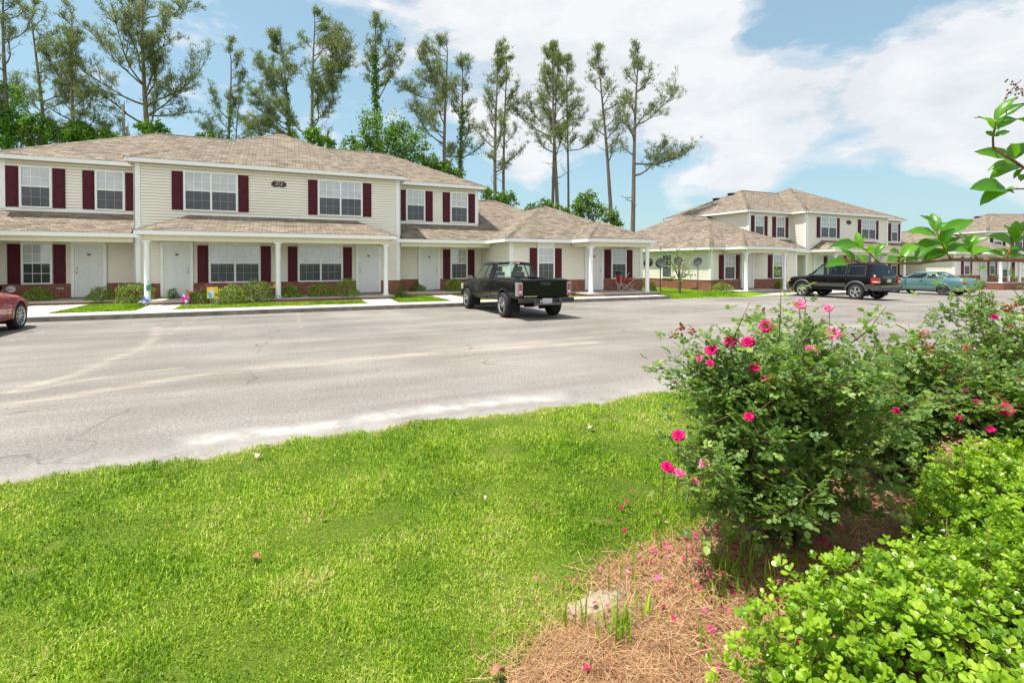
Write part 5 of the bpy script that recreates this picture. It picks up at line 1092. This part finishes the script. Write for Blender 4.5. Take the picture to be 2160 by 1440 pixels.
for px,py,w_,h_,lb in [(1524,618,44,25,'rounded shrub at the corner of the second house'),(1640,615,30,24,'dark shrub behind the second house porch column'),(1662,616,40,30,'shrub just left of the SUV bonnet'),(2135,606,40,26,'shrub on the far right by the last house')]:
    gx,gy=G(px,py,.0); zc_=float(np.array([gx,gy,zg(gx)-H])@_F); shrub(gx,gy,w_/2/FPX*zc_,h_/FPX*zc_,lb,z=zg(gx),n=800,ls=.07)
shrub(-4.0,22.9,.22,.45,'narrow dark plant just inside the left porch column',z=.2,n=500,mat='ivy'); shrub(4.55,22.0,.25,.5,'dark shrub close behind the third porch column',z=.13,n=600,mat='ivy')
# ------------------------------------------------------------------ dishes, young tree, chair, ornaments
M['dish']=pm('weathered dish',(.03,.034,.03),.75,var=.35,scale=4); M['dishpole']=pm('dish pole',(.1,.1,.1),.6)
def dish(px,py,ztop_px,face,label,arm=True,size=.27):
    gx,gy=G(px,py,.06); zc_=float(np.array([gx,gy,-H])@_F); h=1.64+ (557-ztop_px)/FPX*zc_ -.02
    root=empty('satellite_dish',(gx,gy,.05),0,label,'satellite dish','satellite dishes on poles beside the second house'); p=MB(); hp=h-.26; p.tube([(0,0,-.1),(0,0,hp)],.027,8); p.build('pole',M['dishpole'],root)
    d=MB(); n=22; prof=[(size*i/6,-.09+.09*(i/6)**2) for i in range(7)]
    d.lathe([(max(r,1e-3),h_) for r,h_ in prof]+[(size+.008,.0),(size,-.012)]+[(max(r-.005,1e-3),h_-.014) for r,h_ in prof[::-1]],(0,0,0),'z',28); o=d.build('reflector',M['dish'],root,smooth=True,sharp=50); o.scale=(.9,1.08,1)
    dr=Vector(face).normalized(); o.rotation_mode='QUATERNION'; o.rotation_quaternion=dr.to_track_quat('Z','Y'); o.location=(0+dr.x*.08,dr.y*.08,hp+.16)
    a=MB(); c=Vector((dr.x*.08,dr.y*.08,hp+.16)); lo=c+Vector((0,0,-.22)); a.tube([(0,0,hp),tuple(c-dr*.08)],.03,6); tip=c+dr*.48+Vector((0,0,-.14)); a.tube([tuple(lo),tuple(lo+(tip-lo)*.6+Vector((0,0,-.02))),tuple(tip)],.014,6); a.build('feed_arm',M['metal'] if arm else M['dishpole'],root)
    l=MB(); l.lathe([(0,-.05),(.035,-.04),(.035,.04),(.0,.05)],(0,0,0),'z',10); q=l.build('feed_horn',M['dishpole'],root,smooth=True); q.location=tuple(tip); q.rotation_mode='QUATERNION'; q.rotation_quaternion=(c-tip).to_track_quat('Z','Y')
    return root
dish(1368,618,553,(-.75,-.55,.62),'leftmost grey satellite dish, half hidden by the porch column')
dish(1393,619,554,(-.72,-.6,.6),'second grey satellite dish with its pale arm over the small window')
dish(1431,617,550,(-.6,-.75,.6),'grey satellite dish standing behind the thin young tree')
dish(1472,617,552,(-.85,-.35,.6),'rightmost grey satellite dish, nearest the house corner',False)
gx,gy=G(1430,620,.06); root=empty('young_tree',(gx,gy-.15,.06),0,'thin young tree with sparse small leaves on the verge by the dishes','tree'); st=MB(); P=[]
rnd=random.Random(5); st.tube([(0,0,-.05),(0.02,0,.5),(-.02,0,1.1),(.02,0,1.7)],[.05,.04,.03,.015],6)
for a,b,c in [(-1.15,.2,2.35),(1.25,.1,2.45),(.35,-.2,2.2),(-.5,.3,1.9),(.8,.2,1.5),(-.8,-.2,1.35),(.55,-.3,1.2),(-.45,-.3,2.2),(.9,-.2,.95),(-.7,.2,.95),(.1,.2,2.35),(.3,.3,1.0),(-.3,-.3,.75)]:
    s0=(.0,0,rnd.uniform(.35,.9)); m=(a*.45,b*.4,(c+s0[2])*.5+.1); st.tube([s0,m,(a,b,c)],[.022,.014,.004],4)
    for _ in range(30 if c>1.6 else 22): u=rnd.uniform(.35,1.); q=Vector(s0).lerp(Vector(m),u*2) if u<.5 else Vector(m).lerp(Vector((a,b,c)),u*2-1); P.append(tuple(q+Vector((rnd.gauss(0,.06),rnd.gauss(0,.06),rnd.gauss(0,.05)))))
st.build('trunk',M['bark2'],root); P=np.array(P); n=len(P); cloud('foliage',P,basis(rdir(n),rdir(n,.5)),.07+.04*RNG.random(n),M['azalea'],root)
# folding chair
M['chairred']=pm('red chair cloth',(.42,.002,.012),.8); M['chairframe']=pm('chair tube',(.6,.58,.52),.4)
cx_,cy_=13.95,19.75; root=empty('folding_chair',(15.0,19.9,.262),R(-8),'red folding camp chair with pale crossed legs on the side porch','chair')
def tb(nm,pts,r=.011,m='chairframe',p=None): b=MB(); b.tube(pts,r,6); return b.build(nm,M[m],p or root)
for x0,x1 in ((-.36,.36),(.36,-.36)):
    tb('leg',[(x0,-.24,.0),(x1,-.24,.42 if x1<0 else .6)]); tb('leg',[(x0,.24,.0),(x1,.24,.42 if x1<0 else .9)])
for y in (-.24,.24): tb('leg',[(-.36,y,0),(-.36,-y,.42)]); tb('leg',[(.36,y,0),(.36,-y,.42)])
for y in (-.26,): pass
for x in (-.36,): tb('back_post',[(x,-.24,.42),(x-.02,-.26,.95)]); tb('back_post',[(x,.24,.42),(x-.02,.26,.95)])
b=MB(); n=8
for i in range(n):
    for j in range(n):
        def sp(i,j): u,v=i/n,j/n; return (-.34+.72*u,-.24+.48*v,.47-.10*math.sin(u*math.pi)*math.sin(v*math.pi)+.06*u)
        b.face([sp(i,j),sp(i+1,j),sp(i+1,j+1),sp(i,j+1)])
b.build('seat',M['chairred'],root,smooth=True); b=MB(); b.face([(-.35,-.25,.44),(-.35,.25,.44),(-.375,.26,.8),(-.375,-.26,.8)]); b.face([(-.355,-.25,.44),(-.355,.25,.44),(-.38,.26,.8),(-.38,-.26,.8)]); b.build('backrest',M['chairred'],root)
b=MB(); b.box(-.39,-.37,-.27,.27,.80,.98); o=b.build('head_panel',M['black'],root); b=MB(); b.lathe([(0,-.003),(.05,-.003),(.05,0),(.0,0)],(-.0,-.0,0),'z',12); q=b.build('emblem',M['chairframe'],o); q.location=(-.36,0,.9); q.rotation_euler=(0,R(90),0)
for y in (-.27,.27): tb('armrest',[(-.37,y,.62),(.36,y*1.1,.66)],.02,'chairred')
# pinwheels, flag, toys
def flat(name,c,rough=.4): M[name]=pm(name,c,rough,var=.1); return M[name]
for k_,c in (('toy pink',(.75,.03,.3)),('toy blue',(.1,.45,.75)),('toy yellow',(.85,.62,.02)),('toy green',(.02,.3,.16)),('toy orange',(.7,.2,.03)),('toy red',(.65,.01,.05)),('toy purple',(.2,.05,.35)),('toy white',(.75,.75,.8)),('toy cyan',(.05,.5,.6))): flat(k_,c)
def pinwheel(px,py,top,r_px,cols,label):
    gx,gy=G(px,py,.13); gy-=.05; zc_=float(np.array([gx,gy,.13-H])@_F); hh=(py-top)/FPX*zc_; r_=r_px/FPX*zc_; root=empty('pinwheel',(gx,gy,.13),0,label,'pinwheel','garden pinwheels and spinners in front of the porch')
    b=MB(); b.tube([(0,.02,-.05),(0,.02,hh)],.006,5); b.build('stick',M['toy white'],root)
    for k in range(8):
        g=2*math.pi*k/8+.2; g2=g+.5; c=(0,0,hh); e=(r_*math.cos(g),-.03,hh+r_*math.sin(g)); f=(r_*.75*math.cos(g2),-.005,hh+r_*.75*math.sin(g2)); m_=(r_*.6*math.cos(g-.25),-.02,hh+r_*.6*math.sin(g-.25))
        b=MB(); b.face([c,m_,e,f]); b.face([(p[0],p[1]+.004,p[2]) for p in (c,m_,e,f)]); b.build('blade',M[cols[k%len(cols)]],root)
    b=MB(); b.lathe([(0,-.05),(.025,-.045),(.025,0)],(0,0,hh),'y',10); b.build('hub',M[cols[-1]],root)
pinwheel(308,650,632,9,('toy blue','toy white','toy blue','toy purple'),'blue and white pinwheel at the foot of the left porch column')
pinwheel(391,651,629,10,('toy pink','toy pink','toy white','toy purple'),'pink pinwheel beside the second front walk')
pinwheel(445,646,622,7,('toy cyan','toy white','toy blue'),'small cyan pinwheel under the yellow garden flag')
pinwheel(397,650,614,5,('toy red','toy orange','toy green'),'small red and orange spinner just above the pink pinwheel')
pinwheel(458,645,621,4.5,('toy red','toy green'),'small dark red spinner right of the yellow flag')
gx,gy=G(449,644,.13); zc_=float(np.array([gx,gy,.13-H])@_F); mpx=zc_/FPX; root=empty('garden_flag',(gx,gy-.1,.13),0,'yellow garden flag with a pale motif hanging over the shrubs','flag'); b=MB(); b.tube([(-.19,0,-.05),(-.19,0,.66)],.006,5); b.tube([(-.19,0,.66),(.19,0,.66)],.006,5); b.build('pole',M['black'],root)
b=MB()
for i in range(10):
    for j in range(8):
        def sp(i,j): u,v=i/10,j/8; return (-.17+.34*u,.012*math.sin(u*9),.65-.40*v)
        b.face([sp(i,j),sp(i+1,j),sp(i+1,j+1),sp(i,j+1)])
b.build('banner',M['toy yellow'],root,smooth=True); b=MB(); b.lathe([(0,-.018),(.09,-.017),(.09,-.014)],(-.03,0,.48),'y',12); b.build('motif',M['toy white'],root)
# tricycle like ride-on toy, table with toys on the porch
root=empty('tricycle',(-2.95,21.75,.26),R(10),'child tricycle with pink saddle parked on the porch under the left shutter','tricycle')
for x,r_ in ((.28,.16),(-.28,.1)):
    for y in ((0,) if x>0 else (-.16,.16)):
        b=MB(); b.lathe([(r_-.03,-.02),(r_,-.02),(r_,.02),(r_-.03,.02),(r_-.03,-.02)],(x,y,r_),'y',18); b.lathe([(0,0),(r_-.03,0)],(x,y,r_),'y',12); b.build('wheel',M['black'],root)
b=MB(); b.tube([(.28,0,.16),(.2,0,.5),(-.1,0,.3),(-.28,0,.1)],.015,6); b.build('frame',M['toy purple'],root); b=MB(); b.tube([(.2,-.18,.55),(.2,0,.5),(.2,.18,.55)],.016,6); b.build('handlebar',M['toy pink'],root); b=MB(); b.lathe([(0,.38),(.12,.37),(.11,.34),(0,.34)],(-.1,0,0),'z',12); b.build('saddle',M['toy pink'],root)
root=empty('toy_table',(-.75,21.95,.26),0,'small pale play table behind the tallest shrub','table'); b=MB(); b.box(-.55,.55,-.2,.2,.40,.43); b.build('table_top',M['beam'],root)
for x in (-.5,.5):
    for y in (-.16,.16): b=MB(); b.box(x-.02,x+.02,y-.02,y+.02,0,.40); b.build('leg',M['beam'],root)
for nm,x,c,r_,h_,lb in (('toy_bucket',-.92,'toy red',.08,.12,'red toy bucket on the pale play table'),('toy_bucket',-.42,'toy yellow',.075,.13,'yellow toy bucket on the pale play table'),('toy_bucket',-.25,'toy orange',.055,.08,'small orange toy cup at the right of the play table')):
    b=MB(); b.lathe([(0,0),(r_*.75,0),(r_,h_),(r_*.9,h_),(r_*.7,.02)],(0,0,0),'z',14); o=b.build(nm,M[c],smooth=True,sharp=40); o.location=(x,21.9,.694); tag(o,lb,'toy','toys on the play table')
for nm,x,z,lb in (('butterfly_stake',-2.6,.83,'pink butterfly ornament on a thin stake left of the flag'),('butterfly_stake',-2.15,.93,'pink disc ornament on a thin stake behind the yellow flag')):
    root=empty(nm,(x,21.35,.13),0,lb,'ornament','butterfly stakes by the porch'); b=MB(); b.tube([(0,0,0),(0,0,z-.13)],.005,4); b.build('stake',M['black'],root); b=MB(); q=z-.13
    for sg in (-1,1): b.face([(0,0,q),(sg*.07,-.02,q+.035),(sg*.08,-.02,q),(sg*.04,-.01,q-.03)])
    b.build('wing',M['toy pink'],root)
root=empty('porch_lantern',(-4.43,21.27,.9),0,'green glass ornament hung on the left porch column','ornament'); b=MB(); b.lathe([(0,-.28),(.05,-.24),(.075,-.14),(.05,-.04),(.02,.0),(0,.0)],(0,0,0),'z',12); b.build('glass_body',M['toy green'],root,smooth=True); b=MB(); b.tube([(0,0,0),(0,.0,.08),(0,.1,.1)],.006,5); b.build('hook',M['black'],root)
b=MB(); pts=[(.0,0,0)]; 
b.tube([(-.35+.7*u+.02*math.sin(u*20),.06*math.cos(u*18),.02+.07*abs(math.sin(u*7))) for u in np.linspace(0,1,40)],.012,6); o=b.build('garden_hose',M['toy green'],smooth=True); o.location=(-.45,21.45,.26); tag(o,'loose green garden hose on the porch edge left of the middle column','hose')
b=MB(); b.box(-.4,.4,-.22,.22,0,.015); o=b.build('door_mat',M['deadleaf']); o.location=(3.4,22.8,.262); tag(o,'brown mat in front of the third white door','mat')

# ------------------------------------------------------------------ roses
def compound(name,P,A,Nn,size,mat,parent,k=5,tone=None):
    """5-part leaves: P stalk base, A axis, Nn normal"""
    B=basis(A,Nn); N=len(P); ps=[];bs=[];sz=[];tn=[]; tone=RNG.random(N) if tone is None else tone
    for (t,sx,an) in ((1.0,0,0),(.62,1,.95),(.62,-1,-.95),(.25,1,1.1),(.25,-1,-1.1))[:k]:
        c,s_=math.cos(an),math.sin(an); x=B[:,:,0];y=B[:,:,1];z=B[:,:,2]
        d=y*c+x*s_+RNG.normal(0,.12,(N,3)); nn=z+RNG.normal(0,.28,(N,3)); ps.append(P+y*(size*1.5*t)[:,None]); bs.append(basis(d,nn)); sz.append(size*(.8+.4*RNG.random(N))*(1.1 if t==1. else .9)); tn.append(np.clip(tone+RNG.normal(0,.08,N),0,1))
    return cloud(name,np.concatenate(ps),np.concatenate(bs),np.concatenate(sz),mat,parent,tone=np.concatenate(tn),wid=np.full(len(P)*k,1.25))
def bloom_mesh(name,pale):
    V=[];F=[];T=[]; rnd=random.Random(3 if pale else 1)
    for ring,(n,rad,up,sz) in enumerate([(6,.014,.35,.034),(6,.009,.9,.030),(5,.005,1.6,.022)]):
        for k in range(n):
            g=2*math.pi*(k+rnd.random()*.4)/n+ring*.5; o=Vector((math.cos(g),math.sin(g),0)); sd=Vector((-math.sin(g),math.cos(g),0)); b=len(V); tone=(.75+.25*rnd.random()) if (pale and rnd.random()<.75) else rnd.random()*.62
            for i in range(4):
                u=i/3; w=sz*(.35+1.0*math.sin(min(1,u*1.15)*math.pi*.55+.15))*.62; el=up*(1-.35*u); p=o*(rad*.4+sz*u*math.cos(el))+Vector((0,0,sz*u*math.sin(el)-.002*ring-.006*(u**3)*(2-ring)))
                for j in (-1,0,1): V.append(tuple(p+sd*w*j+Vector((0,0,.005*abs(j)*u+rnd.gauss(0,.0012))))); T.append(tone if u<.9 else min(1,tone+.08))
            for i in range(3):
                for j in range(2): q=b+i*3+j; F.append((q,q+1,q+4,q+3))
    me=npmesh(name,np.array(V),np.array(F),M['petal'],None,{'tone':('POINT',T)},smooth=True); return me
def rosebush(base,canes,rx,ry,h,ncomp,label,blooms,seed,lsize=.03,low=.12,tipup=8,shoots=3,extra=()):
    rnd=random.Random(seed); root=empty('rose_bush',(*base,.04),0,label,'rose bush','rose bushes in the planting bed'); st=MB(); tips=[]; segs=[]
    ends=[Vector(D(b[0],b[1],b[2]))-Vector((*base,.09)) for b in blooms]+[Vector(D(*b))-Vector((*base,.04)) for b in extra]
    for i in range(canes+len(ends)):
        g=2*math.pi*(i+rnd.random())/canes; q=rnd.uniform(.25,1.)**.6; e=Vector((rx*q*math.cos(g),ry*q*math.sin(g),h*(rnd.uniform(.35,1.0) if q>.75 else rnd.uniform(.75,1.02))*(1-.12*q)))
        if i>=canes: e=ends[i-canes]
        s0=Vector((rnd.gauss(0,.07),rnd.gauss(0,.06),-.02)); m=s0.lerp(e,.5)+Vector((-e.x*.15,-e.y*.15,.12*h)); P=[s0,s0.lerp(m,.5)+Vector((rnd.gauss(0,.03),rnd.gauss(0,.03),.02)),m,m.lerp(e,.5)+Vector((rnd.gauss(0,.04),rnd.gauss(0,.04),.03)),e]
        r0=rnd.uniform(.004,.009); st.tube(P,[r0,r0*.85,r0*.6,r0*.4,.002],6); segs.append((P,1)); tips.append((e,(e-m).normalized()))
        for _ in range(shoots):
            u=rnd.uniform(.3,.9); k=int(u*4); p=P[k].lerp(P[min(k+1,4)],u*4-k); d=Vector((rnd.gauss(0,1),rnd.gauss(0,1),rnd.uniform(-.1,1.2))).normalized(); L=rnd.uniform(.15,.42)*h; a=p+d*L*.5; b=p+d*L+Vector((0,0,.06)); st.tube([p,a,b],[.004,.003,.0012],5); segs.append(([p,a,b],2)); tips.append((b,(b-a).normalized()))
    st.build('cane',M['rosecane'],root,smooth=True)
    P=[];A=[]
    while len(P)<ncomp:
        S,w_=rnd.choice(segs); u=rnd.uniform(.12 if w_==1 else .0,1.)*(len(S)-1); k=min(int(u),len(S)-2); p=S[k].lerp(S[k+1],u-k)
        if p.z<low*h and rnd.random()<.25: continue
        d=Vector((rnd.gauss(0,1),rnd.gauss(0,1),rnd.gauss(.25,.6))).normalized(); off=abs(rnd.gauss(0,.055)); P.append(tuple(p+d*off)); A.append(tuple(d))
    P=np.array(P);A=np.array(A); n=len(P); nn=rdir(n,1.7); compound('foliage',P,A,nn,lsize*(.65+.6*RNG.random(n)),M['rose'],root,tone=RNG.random(n)*.93)
    for t,d in rnd.sample(tips,min(tipup,len(tips))):
        P=[];A=[]
        for _ in range(5): P.append(tuple(t+Vector((rnd.gauss(0,.015),rnd.gauss(0,.015),rnd.uniform(0,.05))))); A.append((rnd.gauss(0,.7),rnd.gauss(0,.7),.8))
        P=np.array(P);A=np.array(A); compound('new_shoot',P,A,rdir(len(P),1.),.02+.012*RNG.random(len(P)),M['newleaf'],root,k=3)
    hips=MB()
    for t,d in rnd.sample(tips,min(10,len(tips))):
        hips.lathe([(0,-.008),(.006,-.004),(.007,.003),(.003,.01),(0,.011)],tuple(t+Vector((0,0,.01))),'z',7)
    hips.build('bud',M['bud'],root,smooth=True)
    O=Vector((*base,.04))
    for (px,py,zc,s_,pale) in blooms:
        p=Vector(D(px,py,zc))-O; src=BLM[1 if pale else 0]; o=bpy.data.objects.new('rose_bloom',src); col.objects.link(o); o.parent=root; o.location=p; v=Vector((-(p.x+O.x)*.5/zc+rnd.gauss(0,.3),-(p.y+O.y)*.6/zc,.75)).normalized(); o.rotation_mode='QUATERNION'; o.rotation_quaternion=v.to_track_quat('Z','Y')@Matrix.Rotation(rnd.random()*6,3,'Z').to_quaternion(); o.scale=(s_*.82,s_*.74,s_*rnd.uniform(.5,.9))
        b=MB(); b.tube([p-v*.004,p-v*.05,p-v*.09+Vector((0,0,-.10))],[.0025,.002,.002],5); b.build('flower_stalk',M['rosecane'],root)
    return root
M['rosecane']=pm('rose cane',(.15,.085,.045),.75,var=.5,scale=25); M['bud']=pm('rose hip',(.35,.05,.03),.5,var=.3)
_b0=bloom_mesh('bloom_source',False); _b1=bloom_mesh('bloom_source',True); BLM=[_b0.data,_b1.data]; _b0.data.name='rose_bloom'; _b1.data.name='rose_bloom'
for o in (_b0,_b1): bpy.data.objects.remove(o)
rosebush((2.50,1.90),36,.70,.58,1.22,8200,'large pink rose bush beside the lawn, closest to the camera of the rose bushes',
 [(1615,688,2.75,1.15,0),(1688,642,2.9,1.15,1),(1541,720,2.6,1.,0),(1578,722,2.65,1.1,0),(1500,738,2.6,1.,0),(1757,702,2.8,1.3,1),(1712,737,2.6,1.,1),(1623,803,2.45,1.05,0),(1662,778,2.5,1.,0),(1592,775,2.5,.8,0),(1432,918,2.4,.95,0),(1408,985,2.3,.9,0),(1432,997,2.3,.75,1),(1487,978,2.3,.8,1),(1748,650,3.,.8,1),(1475,755,2.6,.6,1),(1498,765,2.55,.6,0),(1580,878,2.3,.7,0),(1465,1012,2.3,.55,1)],11,extra=[(1470,960,2.5),(1470,1060,2.4),(1500,1120,2.3),(1560,1150,2.2),(1470,1130,2.25),(1420,1030,2.35),(1540,1090,2.3),(1500,880,2.5),(1480,800,2.6),(1520,850,2.6),(1850,660,3.1),(1640,1150,2.25),(1700,640,2.9),(1460,700,2.6),(1850,1100,2.6)])
rosebush((3.85,2.05),24,.55,.5,1.02,4600,'pink rose bush in the middle of the bed, behind the large one',
 [(1950,705,3.5,1.,0),(1942,775,3.3,1.,0),(1920,772,3.3,.8,1),(1997,780,3.4,1.,0),(1890,865,3.1,.7,0),(2040,735,3.6,.9,0),(1985,820,3.2,.6,0)],22)
rosebush((4.35,1.55),22,.5,.5,.98,3800,'pink rose bush at the right edge of the picture behind the hedges',
 [(2120,862,3.0,1.3,0),(2065,850,3.1,.9,0),(2035,825,3.2,.8,1),(2090,905,2.9,.7,0),(2020,880,3.1,.7,0)],33)
rosebush((5.55,2.15),14,.42,.4,1.42,1800,'tall leggy rose bush rising highest at the right edge',[(2098,668,4.2,.8,0),(2130,690,4.1,.7,0)],44,shoots=3)
# ------------------------------------------------------------------ clipped hedges
def hedge(cx,cy,rx,ry,h,n,label,seed,ls=.0265):
    root=empty('hedge_shrub',(cx,cy,.03),0,label,'hedge shrub','low hedge shrubs in front of the roses'); g=np.random.default_rng(seed)
    th=g.random(n)*2*math.pi; v=g.random(n)**.75; el=np.arccos(1-v*1.0)     # 0 top .. 90 deg side
    nx,ny,nz=np.sin(el)*np.cos(th),np.sin(el)*np.sin(th),np.cos(el)
    q=4.; s_=(np.abs(nx)**q+np.abs(ny)**q+np.abs(nz)**q)**(-1/q); lump=1+.06*np.sin(th*3+seed)+.05*np.sin(nx*14+ny*9)+g.normal(0,.06,n)
    P=np.stack([nx*rx,ny*ry,nz*h],1)*(s_*lump)[:,None]*(1-.34*g.random(n)**1.8)[:,None]; A=np.stack([nx*.8,ny*.8,nz+.55],1)+g.normal(0,.28,(n,3)); A/=np.linalg.norm(A,axis=1,keepdims=True)
    k=7; Pr=np.repeat(P,k,0); Ar=np.repeat(A,k,0); t1=np.cross(Ar,np.tile([[.3,.2,.9]],(len(Ar),1))); t1/=np.linalg.norm(t1,axis=1,keepdims=True); t2=np.cross(Ar,t1); a=np.tile(np.arange(k)*2.4,n)+np.repeat(g.random(n)*6,k); tier=np.tile(np.arange(k)/k,n)
    rad=t1*np.cos(a)[:,None]+t2*np.sin(a)[:,None]; d=rad*(.95-.55*tier)[:,None]+Ar*(.35+.55*tier)[:,None]; nn=Ar*1.0-rad*.5+g.normal(0,.18,Ar.shape); Pr=Pr+Ar*(.018*tier)[:,None]
    sz=ls*(1.1-.35*tier)*(.7+.5*g.random(len(Pr))); tone=np.clip(np.repeat(g.random(n)*.75-.05,k)+.25*tier+.2*g.random(len(Pr)),0,.96); tone=np.where(g.random(len(Pr))<.02,1.,tone)
    cloud('foliage',Pr,basis(d,nn),sz,M['hedge'],root,tv=OBO_V,tf=OBO_F,tone=tone,wid=np.full(len(sz),1.12))
    tw=MB(); rnd=random.Random(seed)
    for i in range(150):
        j=rnd.randrange(n); e=Vector(P[j]); b=Vector((e.x*.35+rnd.gauss(0,.05),e.y*.35+rnd.gauss(0,.05),0)); m=b.lerp(e,.6)+Vector((rnd.gauss(0,.03),rnd.gauss(0,.03),.02)); tw.tube([b,m,e],[.006,.004,.002],4)
    tw.build('twig',M['bark2'],root); return root
hedge(2.08,.74,.80,.47,.53,7000,'bright green hedge shrub filling the lower right corner',1)
hedge(3.52,1.2,.60,.38,.54,4200,'bright green hedge shrub at the right edge, partly shaded',2)
# ------------------------------------------------------------------ overhanging crape myrtle
ZC=1.12
def X7(x,y): return (1700+x/3.2,150+y/3.2)
root_p=Vector(D(2480,557,1.45)); crp=empty('crape_myrtle',(root_p.x,root_p.y,.03),0,'overhanging crape myrtle branch with big glossy leaves entering from the right','tree')
O=Vector((root_p.x,root_p.y,.03)); tr=MB()
def Q(x,y,z=ZC): return Vector(D(*X7(x,y),z))-O
def stem(pts,r0,r1,z=ZC): 
    n=len(pts); tr.tube([Q(*p,z+.02*math.sin(i*1.3)) for i,p in enumerate(pts)],[r0+(r1-r0)*i/(n-1) for i in range(n)],7)
stem([(2450,1420),(2000,1330),(1700,1290),(1472,1275),(1300,1272),(1160,1275),(980,1272),(880,1280),(760,1298),(640,1298),(500,1295),(390,1292),(300,1285)],.006,.0016)
for p in ([(490,1292),(440,1240),(385,1190)],[(980,1272),(930,1190),(885,1085)],[(1165,1275),(1110,1215),(1080,1195)],[(1350,1272),(1400,1150),(1430,1080)],[(655,1296),(650,1260)],[(360,1290),(330,1275)]): stem(p,.0026,.0014)
stem([(2450,500),(1900,600),(1600,650),(1472,655),(1380,590),(1300,545),(1265,510),(1262,450),(1275,390),(1285,330)],.0045,.0013)
stem([(2450,900),(1800,820),(1472,795),(1350,800)],.003,.0012); stem([(1285,335),(1350,175),(1420,90),(1455,60)],.0014,.0007)
tr.tube([(0,0,-.05),(.02,0,.7),(-.02,.02,1.2),(.03,0,1.7),(.1,.05,2.2)],[.03,.026,.022,.016,.008],8)
for (x,y) in ((2450,1420),(2450,500),(2450,900)):
    q=Q(x,y); tr.tube([tuple(q),(q.x*.4,q.y*.4,q.z-.12),(0,0,max(.3,q.z-.3))],[.006,.009,.012],6)
tr.build('branch',M['crapebark'] if 'crapebark' in M else M.setdefault('crapebark',pm('crape myrtle bark',(.24,.10,.06),.6,var=.4,scale=60)),crp,smooth=True)
LV=[((1280,330),(1430,168)),((1283,332),(1480,215)),((1262,390),(1142,308)),((1305,388),(1480,330)),((1262,440),(1214,405)),((1270,440),(1378,405)),((1270,425),(1305,372)),((1380,585),(1140,542)),((1390,600),(1480,480)),((1400,600),(1385,490)),((1430,625),(1228,665)),((1445,645),(1243,722)),((1460,660),(1400,725)),((1480,700),(1450,740)),
 ((1345,800),(1112,792)),((1345,808),(1178,898)),((1350,800),(1438,785)),((1350,806),(1408,822)),
 ((305,1293),(130,1318)),((328,1280),(238,1200)),((340,1172),(160,1190)),((362,1178),(345,1085)),((420,1225),(300,1182)),((440,1232),(447,1170)),((470,1243),(540,1160)),((460,1275),(545,1235)),((385,1195),(405,1110)),((380,1200),(250,1175)),((410,1290),(350,1235)),
 ((640,1285),(550,1292)),((648,1262),(570,1213)),((655,1258),(748,1160)),((662,1278),(775,1276)),((650,1258),(690,1205)),
 ((880,1092),(778,972)),((885,1085),(850,958)),((882,1112),(682,1082)),((912,1122),(1128,1000)),((900,1152),(738,1255)),((905,1160),(1005,1060)),((925,1185),(775,1180)),((950,1212),(785,1280)),((955,1222),(1080,1162)),((960,1240),(820,1262)),((890,1075),(960,1020)),((940,1200),(870,1130)),((930,1180),(1040,1120)),
 ((1092,1192),(1148,1098)),((1100,1205),(1242,1118)),((1135,1245),(1240,1188)),((1120,1240),(1010,1212)),((1095,1195),(1040,1090)),((1110,1220),(1060,1140)),
 ((1385,1192),(1235,1108)),((1400,1132),(1345,1040)),((1425,1112),(1480,1010)),((1380,1225),(1480,1195)),((1340,1255),(1222,1215)),((1352,1258),(1478,1240)),((1415,1100),(1420,1010)),((1405,1160),(1478,1110)),((1370,1230),(1300,1200)),
 ((1560,1270),(1500,1150)),((1600,1275),(1680,1150)),((1500,640),(1600,540)),((1520,660),(1560,760)),((1700,1290),(1620,1200)),((1750,1290),(1850,1200))]
rnd=random.Random(9); V=[];F=[];T=[]
for (a,b) in LV:
    z0=ZC+rnd.uniform(-.02,.03); A_=Q(*a,z0); B_=Q(*b,z0+rnd.uniform(-.035,.025)); ax=B_-A_; L=ax.length; ax.normalize(); tocam=-(A_+O-Vector((0,0,H))).normalized(); nrm=(tocam*rnd.uniform(.35,1.)+Vector((0,0,rnd.uniform(.3,.9)))).normalized(); side=ax.cross(nrm).normalized(); nrm=side.cross(ax).normalized(); W_=L*rnd.uniform(.2,.27); bend=rnd.uniform(.04,.16)*L; t0=rnd.random(); base=len(V); n=7
    for i in range(n+1):
        u=i/n; w_=W_*(math.sin(math.pi*min(1,u*.93+.05))**.75)*(1.12-.3*u) if i<n else .0004; c=A_+ax*(L*u)+nrm*(bend*math.sin(u*math.pi)-bend*.4*u)
        for j in (-1,-.5,0,.5,1): V.append(tuple(c+side*(w_*j)+nrm*(abs(j)*w_*.38*(1 if rnd.random()<2 else 0))+nrm*(.0012*math.sin(u*17+j*3)))); T.append(min(1,max(0,t0*.8+.12*(j==0))))
    for i in range(n):
        for j in range(4): q=base+i*5+j; F.append((q,q+1,q+6,q+5))
npmesh('foliage',np.array(V),np.array(F),M['crape'],crp,{'tone':('POINT',T)},smooth=True)
sd=MB()
for i in range(34):
    x,y=1340+rnd.random()*200,55+rnd.random()*130; p=Q(x,y,ZC+rnd.uniform(-.03,.03)); sd.lathe([(0,-.0028),(.0026,0),(0,.003)],tuple(p),'z',5)
    if i%3==0: sd.tube([Q(1440,120),p],[.0005,.0004],3)
sd.build('seed_head',M['bark2'],crp)
nb=MB(); 
for p,q in (((300,1285),(250,1262)),((310,1288),(262,1280)),((1000,1285),(985,1235)),((640,1296),(620,1250))):
    a=Q(*p);b=Q(*q); sdv=Vector((0,0,1)).cross((b-a).normalized())*.003; m=a.lerp(b,.5); nb.face([a,m+Vector((0,0,.004)),b,m-Vector((0,0,.004))])
nb.build('bronze_bud',M['bud'],crp)
